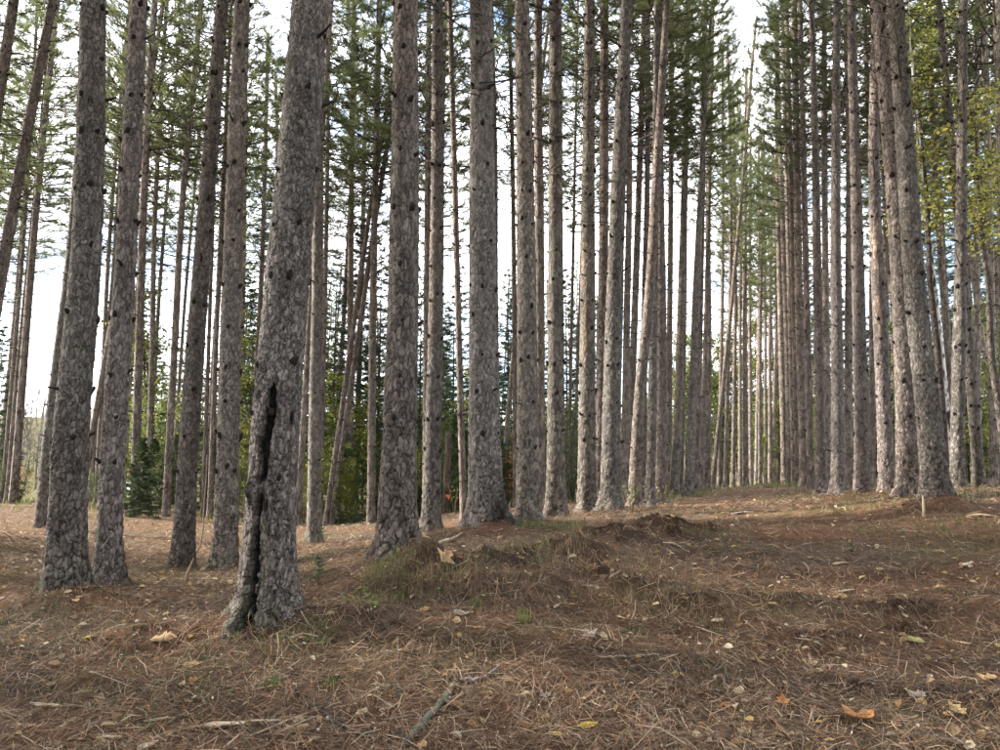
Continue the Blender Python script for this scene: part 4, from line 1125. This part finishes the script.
def leafy_sapling(px, py, H, n, lab, seed, c, leaf=.05, name='leafy_sapling', group=None):
    global rng
    p = hit(px, py); root = tag(bpy.data.objects.new(name, None), lab, 'sapling', group); col.objects.link(root); root.location = p
    keep = rng; rng = np.random.default_rng(seed); tr = MB(); tips = []
    for s in range(3):
        e = np.array([rng.normal(0, .18) * H, rng.normal(0, .12) * H, H * rng.uniform(.7, 1)])
        tr.tube([(0, 0, -.03), e * .5 + rng.normal(0, .03, 3) * H, e], [.006, .005, .002], 5, (.13, .10, .07)); tips += [e * rng.uniform(.45, 1) + rng.normal(0, .07, 3) * H for _ in range(n // 3)]
    link('stem', tr.mesh('stem', M_wood), root)
    lm = leaf_mesh(leaf, 'oval', c, 3)
    for t in tips: o = link('leaf', lm, root, t, (rng.normal(0, .6), rng.normal(0, .6), rng.uniform(0, TAU)), (1, 1, 1)); s = rng.uniform(.7, 1.25); o.scale = (s, s, s)
    rng = keep


def leaf_mesh(L, shape, c, seed):
    """a single dry or fresh leaf with outline, midrib fold and curl"""
    r = np.random.default_rng(seed); n = 22
    t = np.linspace(0, 1, n // 2 + 1)
    if shape == 'oval': w = np.sin(math.pi * t ** .85) * .30
    elif shape == 'lobed': w = (np.sin(math.pi * t ** .8) * .34) * (1 + .38 * np.cos(t * TAU * 3.0 + .5))
    else: w = np.sin(math.pi * t ** .7) * .45 * (1 + .45 * np.cos(t * TAU * 2.2 + 1.0))
    w = w + r.normal(0, .012, len(t)); w[0] = w[-1] = .012
    x = (t - .5) * L
    curl = r.uniform(.05, .22) * L; tw = r.normal(0, .12)
    V = [];
    for i, ti in enumerate(t):
        z0 = curl * (2 * ti - 1) ** 2
        for sgn in (-1, -.5, 0, .5, 1):
            V.append((x[i], sgn * w[i] * L, z0 + abs(sgn) * w[i] * L * .35 + sgn * w[i] * L * tw * (ti - .5) * 4 + .004 + r.normal(0, .012) * L * abs(sgn)))
    q = [(i * 5 + k, i * 5 + k + 1, i * 5 + 6 + k, i * 5 + 5 + k) for i in range(len(t) - 1) for k in range(4)]
    V = np.array(V); cc = np.asarray(c) * (1 + r.normal(0, .10, (len(V), 1))); cc[2::5] *= .8
    mb = MB(); mb.add(V, q, c=cc.clip(0, 1)); mb.tube([(-.5 * L, 0, curl + .004), (-.62 * L, .01 * L, curl * .9), (-.75 * L, .04 * L, curl * .6)], .0015, 3, np.asarray(c) * .6, cap=False)
    return mb.mesh('leaf', M_dryleaf, True)


leafy_sapling(632, 514, .62, 30, 'leafy green sapling at the foot of the leaning trail-edge pines', 41, (.16, .20, .05), .07)
leafy_sapling(665, 507, .5, 18, 'small yellow-green sapling beside the upright trail-edge pine', 42, (.22, .22, .05), .07)
leafy_sapling(455, 520, 1.0, 24, 'thin sapling with few yellowish leaves before the black-footed pine', 43, (.20, .20, .05), .06)
leafy_sapling(428, 528, .5, 9, 'twig with yellow leaves at the foot of the narrow pale-sided pine', 44, (.42, .33, .06), .09)
leafy_sapling(370, 620, .22, 9, 'low broad-leaved plant with pale green leaves in the middle foreground', 45, (.20, .24, .08), .07, 'low_plant')

# crooked bare sapling in front of the two trunks left of the scarred pine
mb = MB(); p = hit(196, 553)
q = [at(a, b_, p.y) - p for a, b_ in [(196, 553), (200, 546), (203, 530), (204, 505), (206, 480), (207, 455)]]
mb.tube([tuple(v) for v in q], [.016, .015, .012, .010, .008, .004], 6, (.22, .17, .12))
mb.tube([tuple(q[3]), tuple(q[3] + Vector((.10, 0, .18)))], [.006, .002], 4, (.22, .17, .12))
tag(link('bare_sapling', mb.mesh('bare_sapling', M_wood, True), None, p), 'crooked bare sapling stem between the two trunks left of the scarred pine', 'sapling')

# grass: blades in tufts, one mass
def blades(mb, x, y, n, h, spread, c, w=.004, bend=.5):
    a = rng.uniform(0, TAU, n); r = spread * np.sqrt(rng.random(n)); bx, by = x + r * np.cos(a), y + r * np.sin(a)
    bz = ground_z(bx, by); d = rng.uniform(0, TAU, n); L = h * rng.uniform(.5, 1.15, n); k = rng.uniform(.2, 1, n) * bend
    p0 = np.stack([bx, by, bz - .01], 1); hd = np.stack([np.cos(d), np.sin(d), np.zeros(n)], 1); up = np.array([0, 0, 1.0])
    s = np.stack([-np.sin(d), np.cos(d), np.zeros(n)], 1) * w / 2
    p1 = p0 + (up * .6 + hd * .18 * k[:, None]) * L[:, None]; p2 = p0 + (up * (1 - .45 * k)[:, None] + hd * (.75 * k)[:, None]) * L[:, None]
    V = np.stack([p0 - s, p0 + s, p1 + s * .8, p1 - s * .8, p2], 1).reshape(-1, 3); i = np.arange(n)[:, None] * 5
    cc = np.repeat(np.asarray(c) * rng.uniform(.65, 1.3, (n, 1)), 5, 0)
    mb.add(V, q=i + [0, 1, 2, 3], t=i + [3, 2, 4], c=cc)


mb = MB()
GR, GD = (.11, .15, .05), (.20, .165, .085)
for px, py, n, h, sp_, c in [(390, 565, 240, .16, .28, GR), (400, 585, 260, .15, .3, GD), (440, 575, 260, .16, .35, GD), (375, 600, 200, .13, .3, GR), (470, 565, 180, .12, .3, GR), (520, 548, 160, .14, .35, GR), (570, 550, 140, .12, .3, GD),
                          (480, 610, 40, .14, .08, GR), (523, 622, 40, .15, .06, (.17, .22, .07)), (275, 690, 50, .14, .07, GR), (318, 640, 70, .12, .12, GR), (330, 690, 40, .12, .06, (.16, .2, .06)), (60, 640, 160, .09, .45, GR), (20, 625, 160, .1, .4, GR), (120, 690, 170, .09, .45, GR), (180, 700, 150, .08, .4, GR),
                          (95, 615, 120, .12, .4, GD), (220, 660, 120, .1, .35, GR), (130, 740, 120, .08, .35, GR), (640, 570, 160, .12, .35, GD), (700, 590, 120, .1, .35, GD), (560, 530, 160, .14, .35, GR), (530, 528, 130, .16, .3, GR), (600, 525, 130, .12, .4, GD), (900, 530, 220, .08, .6, GR), (970, 530, 220, .09, .6, GR), (850, 510, 160, .1, .6, GR), (940, 545, 140, .08, .5, GR),
                          (640, 635, 60, .08, .15, GR), (790, 500, 120, .12, .7, GR), (700, 494, 130, .25, .7, GR), (670, 500, 130, .2, .5, GR), (975, 495, 160, .15, .7, GR), (300, 560, 120, .12, .5, GR), (340, 565, 120, .1, .5, GR), (265, 640, 100, .1, .3, GR), (880, 720, 50, .05, .2, GR), (750, 590, 50, .06, .3, GR), (980, 650, 50, .05, .25, GR), (500, 585, 140, .12, .4, GD), (610, 600, 120, .12, .3, GD), (700, 605, 160, .13, .35, GD), (905, 618, 120, .08, .35, GD), (560, 565, 120, .12, .3, GD)]:
    p = hit(px, py); blades(mb, p.x, p.y, n, h, sp_, c, w=.0045 if p.y < 9 else .008)
for i in range(220):
    a, r = rng.uniform(-.75, .75), rng.uniform(4, 22); x, y = r * math.sin(a), r * math.cos(a)
    if fbm(np.array([x * .5]), np.array([y * .5]), 2, 33)[0] > .5: blades(mb, x, y, 16, .08, .25, GR if rng.random() < .6 else GD, w=.005 if r < 9 else .01)
for i in range(500):
    a, r = rng.uniform(-.75, .75), rng.uniform(24, 70); blades(mb, r * math.sin(a), r * math.cos(a), 12, .3, .9, (.13, .15, .045), w=.03)

for px, py, n, sp_ in [(120, 655, 60, .25), (160, 690, 90, .3), (95, 690, 70, .3), (190, 705, 70, .25), (60, 650, 60, .3), (130, 735, 60, .25), (395, 690, 25, .12), (430, 685, 30, .12), (215, 650, 60, .2), (445, 605, 40, .2), (420, 598, 50, .2), (505, 555, 40, .3), (470, 555, 40, .25), (300, 640, 40, .2), (30, 690, 60, .3), (230, 690, 50, .3)]:
    p = hit(px, py); blades(mb, p.x, p.y, n, .055, sp_, (.075, .115, .062), w=.016, bend=1.1)
tag(link('grass', mb.mesh('grass', M_grass)), 'sparse green and straw grass on the forest floor', 'grass', kind='stuff')

# ------------------------------------------------------------------ fallen needles and small litter, each one mass
def strew(n, r0, r1, L, w, cols, amax=.86, lift=.012, bendy=.25, power=1.0, filt=None):
    a = rng.uniform(-amax, amax, n); u = rng.random(n) ** power
    r = r0 * (r1 / r0) ** u
    x, y = r * np.sin(a), r * np.cos(a)
    if filt is not None:
        k = filt(x, y) > rng.random(n); x, y = x[k], y[k]; n = len(x)
    z = ground_z(x, y); e = .05
    sx, sy = (ground_z(x + e, y) - z) / e, (ground_z(x, y + e) - z) / e
    d = rng.uniform(0, TAU, n); l = L * rng.uniform(.55, 1.15, n) / 2; t = rng.normal(0, .22, n)
    h = np.stack([np.cos(d), np.sin(d), np.clip(sx, -1, 1) * np.cos(d) + np.clip(sy, -1, 1) * np.sin(d) + t], 1)
    s = np.stack([-np.sin(d), np.cos(d), rng.normal(0, .5, n)], 1)
    ww = (np.maximum(w, .00028 * np.hypot(x, y)) * rng.uniform(.7, 1.3, n))[:, None] / 2
    c0 = np.stack([x, y, z + np.abs(rng.normal(0, lift, n)) + np.abs(t) * l * .9], 1)
    off = s * (rng.normal(0, bendy, n) * l)[:, None] * .5
    A, B, C_ = c0 - h * l[:, None], c0 + off, c0 + h * l[:, None]
    V = np.stack([A - s * ww, A + s * ww, B + s * ww, B - s * ww, C_ + s * ww * .6, C_ - s * ww * .6], 1).reshape(-1, 3)
    i = np.arange(n)[:, None] * 6
    cc = np.asarray(cols)[rng.integers(0, len(cols), n)] * rng.uniform(.5, 1.4, (n, 1))
    mb = MB(); mb.add(V, q=np.concatenate([i + [0, 1, 2, 3], i + [3, 2, 4, 5]]), c=np.repeat(cc, 6, 0))
    return mb


NC = [(.25, .14, .078), (.19, .105, .06), (.30, .19, .115), (.15, .098, .068), (.10, .068, .048), (.37, .28, .19), (.07, .045, .034), (.22, .17, .125)]
mb = strew(165000, 3.3, 17, .15, .0030, NC, power=1.0, lift=.02, filt=lambda x, y: 1 - .7 * np.clip(soil_mask(x, y) * (.2 + 1.5 * fbm(x * 4, y * 4, 3, 9)), 0, 1))
mb2 = strew(32000, 13, 42, .24, .006, NC, lift=.015); mb.add(np.concatenate(mb2.v), q=np.concatenate(mb2.q), c=np.concatenate(mb2.c))
tag(link('fallen_needles', mb.mesh('fallen_needles', M_litter)), 'carpet of brown fallen pine needles', 'needles', kind='stuff')
TC = [(.16, .13, .10), (.22, .17, .12), (.10, .075, .06), (.32, .26, .18)]
mb = strew(2600, 3.3, 22, .26, .006, TC, lift=.02, bendy=.4)
tag(link('fallen_twigs', mb.mesh('fallen_twigs', M_wood)), 'thin twigs strewn over the needle carpet', 'twigs', kind='stuff')


def flakes(n, r0, r1, L, cols, filt=None, power=1.0, asp=(.3, .9)):
    a = rng.uniform(-.86, .86, n); r = r0 * (r1 / r0) ** (rng.random(n) ** power); x, y = r * np.sin(a), r * np.cos(a)
    if filt is not None:
        k = filt(x, y) > rng.random(n); x, y = x[k], y[k]; n = len(x)
    z = ground_z(x, y); d = rng.uniform(0, TAU, n); l = (np.maximum(L, .0022 * np.hypot(x, y)) * rng.uniform(.5, 1.4, n))[:, None] / 2; w = l * rng.uniform(*asp, (n, 1))
    h = np.stack([np.cos(d), np.sin(d), rng.normal(0, .3, n)], 1); s = np.stack([-np.sin(d), np.cos(d), rng.normal(0, .3, n)], 1)
    c0 = np.stack([x, y, z + .012 + np.abs(rng.normal(0, .012, n))], 1); up = np.array([0, 0, 1.0])
    V = np.stack([c0 - h * l, c0 - h * l * .3 + s * w + up * l * .3, c0 + h * l * .5 + s * w * .8 + up * l * .2, c0 + h * l, c0 + h * l * .4 - s * w + up * l * .25, c0 - h * l * .4 - s * w * .9 + up * l * .3, c0], 1).reshape(-1, 3)
    i = np.arange(n)[:, None] * 7
    t = np.concatenate([i + [k, (k + 1) % 6, 6] for k in range(6)])
    cc = np.repeat(np.asarray(cols)[rng.integers(0, len(cols), n)] * rng.uniform(.65, 1.2, (n, 1)), 7, 0)
    mb = MB(); mb.add(V, t=t, c=cc); return mb


LC = [(.38, .27, .15), (.46, .36, .22), (.28, .18, .09), (.42, .30, .10), (.50, .42, .30), (.20, .13, .08), (.36, .22, .10)]
mb = flakes(14000, 3.4, 30, .062, LC, lambda x, y: .2 + .8 * smooth(-.1, -.35, x / y) * smooth(6, 9, y) + .25 * smooth(.0, .3, x / y), .8)
tag(link('leaf_litter', mb.mesh('leaf_litter', M_dryleaf)), 'small pale dead leaves and bark flakes scattered on the floor', 'leaf litter', kind='stuff')
mb = flakes(4500, 3.3, 16, .026, [(.45, .36, .26), (.55, .47, .36), (.3, .22, .15)], None, .9, (.25, .6))
tag(link('wood_crumbs', mb.mesh('wood_crumbs', M_chip)), 'tiny pale wood crumbs in the needle carpet', 'wood crumbs', kind='stuff')
# root fibres and matted stems on the heaps
mb = MB()
for a, b, rx, ry, h, s in MOUNDS:
    n = int(420 * rx * (1 if s < .9 else 1.3)); x, y = a + rng.normal(0, rx * .6, n), b + rng.normal(0, ry * .6, n); z = ground_z(x, y)
    d = rng.uniform(0, TAU, n); L = rng.uniform(.05, .22, n); up = rng.uniform(-.1, .55, n)
    p0 = np.stack([x, y, z - .005], 1); hd = np.stack([np.cos(d), np.sin(d), up], 1); p1 = p0 + hd * (L * .55)[:, None] + [0, 0, .01]; p2 = p0 + hd * L[:, None] - np.stack([0 * L, 0 * L, L * .35], 1)
    w = np.stack([-np.sin(d), np.cos(d), 0 * d], 1) * .0016
    i = np.arange(n)[:, None] * 6
    mb.add(np.stack([p0 - w, p0 + w, p1 + w, p1 - w, p2 + w * .5, p2 - w * .5], 1).reshape(-1, 3), q=np.concatenate([i + [0, 1, 2, 3], i + [3, 2, 4, 5]]), c=np.repeat(np.asarray([(.20, .12, .07), (.12, .075, .05), (.30, .21, .12), (.07, .045, .03)])[rng.integers(0, 4, n)], 6, 0))
tag(link('root_fibres', mb.mesh('root_fibres', M_litter)), 'matted dry roots and stems hanging over the soil heaps', 'root fibres', kind='stuff')

# clods of dark soil in the churned heaps
def clod(r, seed):
    rs = np.random.default_rng(seed); n, m = 34, 20; o = rs.random() * 60
    th, ph = np.meshgrid(np.arange(n) / n * TAU, np.linspace(.02, math.pi - .02, m))
    x, y, z = np.sin(ph) * np.cos(th), np.sin(ph) * np.sin(th), np.cos(ph)
    d = 1 + 1.3 * (fbm(x * 1.7 + o + 9, y * 1.7 + z * 1.5 + o, 2) - .5) + .9 * (fbm(x * 6 + o + 30, y * 6 + z * 5 + o, 3) - .5) + rs.normal(0, .05, x.shape)
    V = np.stack([r * d * x, r * d * y * .8, r * .5 * d * z], -1).reshape(-1, 3)
    i = np.arange(m - 1)[:, None] * n; j = np.arange(n)[None]; j2 = (j + 1) % n
    c = np.array([.05, .032, .022]) * (.5 + rs.random((len(V), 1)))
    mb = MB(); mb.add(V, np.stack([i + j, i + n + j, i + n + j2, i + j2], -1).reshape(-1, 4), c=c)
    k = 60; a = rs.uniform(0, TAU, k); e = rs.uniform(.1, 1.3, k)
    for q in range(k):
        p = r * np.array([math.cos(a[q]) * math.cos(e[q]), math.sin(a[q]) * math.cos(e[q]) * .8, math.sin(e[q]) * .5]); v = p * .8 + rs.normal(0, .4 * r, 3)
        mb.tube([p * .9, p + v * .5, p + v - [0, 0, .3 * r]], [.0022, .0018, .001], 3, np.array([.22, .14, .085]) * rs.uniform(.4, 1.3), cap=False)
    return mb


for k, (px, py, r, lab) in enumerate([(640, 527, .2, 'dark soil clod on the left of the big heap by the trail'), (672, 530, .22, 'largest dark soil clod, on the right of the big heap by the trail'), (656, 520, .15, 'topmost soil clod on the big heap by the trail'), (700, 527, .12, 'small soil clod at the right end of the big trail heap'),
                                  (524, 563, .13, 'black peaty clod in the hollow below the black-footed pine'), (598, 563, .15, 'crumbly clod on the middle soil heap'), (585, 572, .12, 'lower crumbly clod on the middle soil heap'), (620, 540, .11, 'rusty brown clod between the two soil heaps'),
                                  (905, 627, .13, 'dark clod in the rut on the right of the trail'), (930, 625, .09, 'smaller clod beside the rut on the right of the trail')]):
    me = clod(r * .55, k + 60).mesh('soil_clod', M_soil)
    place('soil_clod', me, px, py, lab, 'soil clod', 'clods of churned soil', rz=k, lift=-r * .12)

# ------------------------------------------------------------------ single leaves, chips, sticks, cones
OB, YE, TA, GRY = (.42, .20, .075), (.62, .47, .05), (.47, .32, .17), (.34, .29, .24)
for k, (px, py, L, sh, c, rz, lab) in enumerate([
        (860, 723, .20, 'wide', OB, .2, 'large orange-brown lobed leaf lying flat low on the right'), (783, 706, .11, 'lobed', OB, 1.2, 'small orange-brown leaf left of the large lobed one'), (588, 730, .13, 'oval', YE, .3, 'bright yellow leaf at the bottom middle'),
        (720, 645, .10, 'lobed', (.5, .36, .08), .9, 'dull yellow leaf on the trail, centre right'), (588, 637, .13, 'wide', GRY, 2.2, 'greyish crumpled leaf in the middle foreground'), (913, 644, .17, 'oval', (.33, .31, .13), 2.4, 'olive-green leaf standing up right of the trail middle'),
        (725, 710, .09, 'oval', OB, .5, 'brown leaf near the bottom, between yellow leaf and small orange leaf'), (918, 702, .13, 'wide', (.5, .42, .33), .4, 'pale spiky leaf near the right bottom'), (957, 715, .12, 'lobed', (.5, .38, .18), 1.9, 'tan curled leaf low at the right'), (298, 735, .14, 'wide', TA, 1.0, 'tan curled leaf at the bottom left of the lichened branch'),
        (193, 669, .14, 'oval', TA, .3, 'rounded tan leaf below the fire-scarred pine'), (445, 560, .18, 'wide', (.5, .32, .18), 1.3, 'tan leaves caught on the grassy mound'), (425, 612, .10, 'oval', (.4, .27, .12), .2, 'ochre leaf beside the low plant'), (462, 616, .16, 'oval', GRY, .4, 'grey-white curled leaf below the grassy mound'),
        (362, 718, .11, 'oval', (.55, .42, .26), 1.3, 'cream splinter-shaped leaf left of the lichened branch'), (195, 683, .09, 'lobed', (.45, .20, .05), .8, 'rust-orange leaf on the left foreground'), (88, 641, .08, 'oval', (.6, .48, .08), .5, 'little yellow leaf on the left bank'), (990, 683, .13, 'wide', (.5, .33, .16), .5, 'tan leaf at the right border'),
        (460, 559, .08, 'oval', (.45, .15, .08), .2, 'reddish leaf on the grassy mound'), (745, 737, .10, 'lobed', (.45, .35, .2), .4, 'straw-coloured leaf at the bottom right of the yellow leaf'), (390, 712, .12, 'wide', (.3, .22, .16), 2.2, 'brown crumpled leaf left of the lichened branch tip'), (545, 700, .08, 'wide', (.25, .22, .2), .4, 'small grey leaf in the middle foreground')]):
    place('fallen_leaf', leaf_mesh(L, sh, c, k + 300), px, py, lab, 'leaf', 'single fallen leaves', rz=rz, lift=.012)


def chip(L, w, h, seed, c):
    """a torn flat splinter or bark strip: ragged ends, uneven edges, slight twist"""
    r = np.random.default_rng(seed); n = 11; t = np.linspace(0, 1, n); V = []
    L *= .85; bend, tw, arch = r.normal(0, .06) * L, r.normal(0, .5), r.uniform(.0, .05) * L
    e0, e1 = r.uniform(.05, .5), r.uniform(.05, .4)
    for i, ti in enumerate(t):
        prof = min(1, e0 + ti * 3.5) * min(1, e1 + (1 - ti) * 3.0)
        ww = w * prof * r.uniform(.65, 1.15); hh = h * r.uniform(.35, 1.0)
        y0 = bend * math.sin(math.pi * ti) + r.normal(0, .07) * w; a = tw * (ti - .5)
        for yy, zz in ((-1, 0), (-.45, 1), (.35, .8), (1, .15), (.5, -.35), (-.4, -.3)):
            yl, zl = yy * ww / 2, zz * hh
            V.append(((ti - .5) * L + r.normal(0, .012) * L, y0 + yl * math.cos(a) - zl * math.sin(a), zl * math.cos(a) + yl * math.sin(a) + arch * math.sin(math.pi * ti)))
    q = [(i * 6 + k, i * 6 + (k + 1) % 6, i * 6 + 6 + (k + 1) % 6, i * 6 + 6 + k) for i in range(n - 1) for k in range(6)]
    q += [(3, 2, 1, 0), (0, 5, 4, 3)]; e = (n - 1) * 6; q += [(e, e + 1, e + 2, e + 3), (e + 3, e + 4, e + 5, e)]
    V = np.array(V); streak = np.tile(r.uniform(.55, 1.15, 6), n)[:, None]
    mb = MB(); mb.add(V, q, c=(np.asarray(c) * streak * (1 + r.normal(0, .14, (len(V), 1)))).clip(0, 1)); return mb.mesh('wood_chip', M_chip)


PW, TW, GW = (.62, .50, .35), (.50, .34, .19), (.52, .47, .41)
for k, (px, py, L, w, c, rz, lab) in enumerate([
        (235, 728, .62, .05, PW, .12, 'long pale split stick at the bottom left'), (50, 709, .30, .06, PW, -.05, 'pale bark strip at the left bottom'), (25, 730, .16, .05, TW, .1, 'tan wood chip in the bottom left corner'), (110, 742, .16, .05, PW, .5, 'pale splinter at the bottom, left of the long split stick'),
        (160, 722, .22, .03, PW, .2, 'thin pale splinter above the long split stick'), (164, 641, .24, .10, TW, .1, 'broad tan slab of wood left of the scarred pine'), (175, 656, .22, .03, TW, .5, 'orange-tan splinter under the broad tan slab'), (120, 629, .18, .03, GW, .0, 'grey-white bark strip above the tan slab'),
        (385, 687, .22, .035, PW, .15, 'pale chunky stick left of the lichened branch top'), (458, 674, .18, .03, TW, .0, 'flat tan chip above the lichened branch'), (362, 716, .12, .05, PW, 1.1, 'cream wood chip left of the lichened branch'), (267, 690, .03 + .2, .03, PW, .7, 'pale splinter in front of the scarred pine'),
        (476, 629, .18, .04, TW, -.2, 'tan chip below the grassy mound'), (615, 577, .22, .045, PW, .8, 'pale chip standing out on the middle soil heap'), (588, 588, .14, .04, GW, .2, 'whitish chip below the middle soil heap'), (742, 514, .40, .08, GW, .0, 'whitish plank piece lying far up the trail'),
        (967, 567, .20, .08, PW, .2, 'cream chip at the right of the trail'), (840, 565, .22, .06, TW, .2, 'tan bark piece on the trail middle'), (845, 592, .26, .05, PW, .2, 'pale bark pieces on the trail, below its middle'), (963, 645, .15, .04, TW, -.5, 'tan chip right of the olive leaf'), (622, 620, .14, .035, TW, -.6, 'tan chip in the centre foreground'),
        (718, 625, .13, .04, PW, .0, 'cream chip below the middle heap on the trail'), (985, 519, .6, .06, TW, .1, 'pale split log on the bank at the right border'), (803, 633, .18, .06, (.14, .09, .06), .1, 'dark brown bark slab on the trail'), (960, 679, .12, .04, PW, .1, 'small cream chip low at the right')]):
    place('wood_chip', chip(L, w, w * .2, k + 400, c), px, py, lab, 'wood chip', 'pale chips and bark pieces', rz=rz, lift=.012)


def stick(px_pts, rads, c, lab, name='fallen_stick', mat=None, lift=.02, side=()):
    p = [hit(*q) for q in px_pts]; o0 = p[0].copy(); P_ = [np.array(v - o0) + [0, 0, lift] for v in p]
    t = np.linspace(0, len(P_) - 1, len(P_) * 4); i = np.minimum(t.astype(int), len(P_) - 2); f = (t - i)[:, None]; P_ = np.array(P_)
    pts = P_[i] * (1 - f) + P_[i + 1] * f + rng.normal(0, .004, (len(t), 3)); rd = np.interp(t, range(len(rads)), rads) * rng.uniform(.85, 1.15, len(t))
    mb = MB(); cc = np.asarray(c) * np.ones((len(t) * 6 + 2, 1)); cc = cc * rng.uniform(.7, 1.3, (len(cc), 1))
    mb.tube(pts, rd, 6, cc)
    for s, dv in side: mb.tube([pts[s], pts[s] + np.array(dv) * .5 + [0, 0, .01], pts[s] + np.array(dv)], [rd[s] * .5, rd[s] * .35, .001], 4, c)
    return tag(link(name, mb.mesh(name, mat or M_wood, True), None, o0), lab, 'stick', 'fallen sticks and branches')


stick([(405, 748), (418, 732), (432, 716), (447, 700), (455, 683)], [.021, .022, .020, .019, .016], (.16, .165, .125), 'thick lichen-crusted branch piece at the bottom middle', mat=M_lichen, lift=.018)
stick([(420, 738), (380, 740), (350, 738), (330, 722), (308, 705), (292, 690), (284, 668)], [.014, .013, .012, .011, .010, .008, .005], (.07, .068, .055), 'long bowed lichened branch joining the thick piece at the bottom', mat=M_lichen, lift=.02, side=[(9, (-.1, .12, .08)), (15, (.08, .1, .12))])
stick([(365, 641), (385, 632), (400, 620)], [.010, .009, .006], (.06, .045, .035), 'dark twig pointing up the slope below the low plant')
stick([(460, 683), (480, 682), (492, 676), (500, 670)], [.012, .011, .010, .007], (.22, .20, .18), 'grey curved stick right of the lichened branch top')
stick([(600, 661), (625, 660), (660, 658)], [.007, .006, .004], (.42, .35, .26), 'thin pale stick lying in the centre foreground')
stick([(440, 548), (452, 541), (462, 535)], [.016, .014, .010], (.42, .34, .24), 'pale broken stick on top of the grassy mound')
stick([(90, 588), (98, 570), (112, 560), (118, 556)], [.007, .007, .006, .003], (.38, .31, .24), 'pale bent twig leaning on the second left trunk', lift=.04)
stick([(250, 740), (300, 722), (340, 706)], [.006, .006, .004], (.38, .30, .2), 'straw-thin stalk at the bottom left of the bowed branch')
stick([(840, 695), (868, 684), (890, 676)], [.006, .005, .003], (.32, .24, .16), 'thin tan twig right of the pine cone')
# the pale stick standing at the foot of the thickest right-edge pine
p = hit(924, 518); mb = MB(); mb.tube([(0, 0, -.05), (.005, 0, .12), (.012, .01, .27)], [.018, .016, .010], 6, (.42, .34, .24))
tag(link('upright_stick', mb.mesh('upright_stick', M_chip), None, p), 'short pale stick standing upright before the thickest right-edge pine', 'stick')
p = hit(186, 585); mb = MB(); mb.tube([(0, 0, -.05), (.01, 0, .12), (.07, 0, .3)], [.02, .022, .006], 6, (.26, .19, .13))
tag(link('upright_stick', mb.mesh('upright_stick', M_chip), None, p), 'brown broken stick poking up between the second and third left trunks', 'stick')
# thin upright stalks in front
for px, py, h, lab in [(519, 750, .42, 'thin dry stalk rising at the bottom, left of the yellow leaf'), (401, 748, .36, 'thin dry stalk rising beside the thick lichened branch'), (262, 590, .3, 'thin stalk before the scarred pine')]:
    p = hit(px, min(py, 749)); mb = MB(); mb.tube([(0, 0, -.02), (.004, 0, h * .5), (.012, .01, h)], [.0035, .003, .0015], 5, (.2, .13, .08))
    tag(link('dry_stalk', mb.mesh('dry_stalk', M_wood), None, p), lab, 'stalk', 'dry stalks')


def cone_mesh(seed):
    mb = MB(); r = np.random.default_rng(seed); L, R = .055, .02
    mb.tube([(-L / 2, 0, R), (0, 0, R), (L / 2, 0, R)], [.008, .011, .004], 6, (.05, .035, .025))
    for k in range(44):
        t = k / 44; a = k * 2.4; rr = R * math.sin(math.pi * (.12 + .8 * t)) ** .7; d = np.array([0, math.cos(a), math.sin(a)]); s = np.array([0, -math.sin(a), math.cos(a)])
        c0 = np.array([(t - .5) * L, 0, R]); tip = c0 + d * rr * 1.15 + [.008, 0, 0]
        mb.add([c0 + s * .003, c0 - s * .003, tip - s * .006, tip + s * .006, tip + [.004, 0, 0]], q=[(0, 1, 2, 3)], t=[(3, 2, 4)], c=np.array([.11, .075, .05]) * r.uniform(.6, 1.3))
    return mb.mesh('pine_cone', M_wood)


for k, (px, py, lab) in enumerate([(853, 688, 'pine cone below the trail middle on the right'), (780, 692, 'dark pine cone above the small orange leaf'), (838, 723, 'pine cone touching the large orange-brown leaf'), (335, 685, 'grey cone beside the bowed branch')]):
    place('pine_cone', cone_mesh(k), px, py, lab, 'pine cone', 'fallen pine cones', rz=k * 1.3, lift=.008, s=1.25)
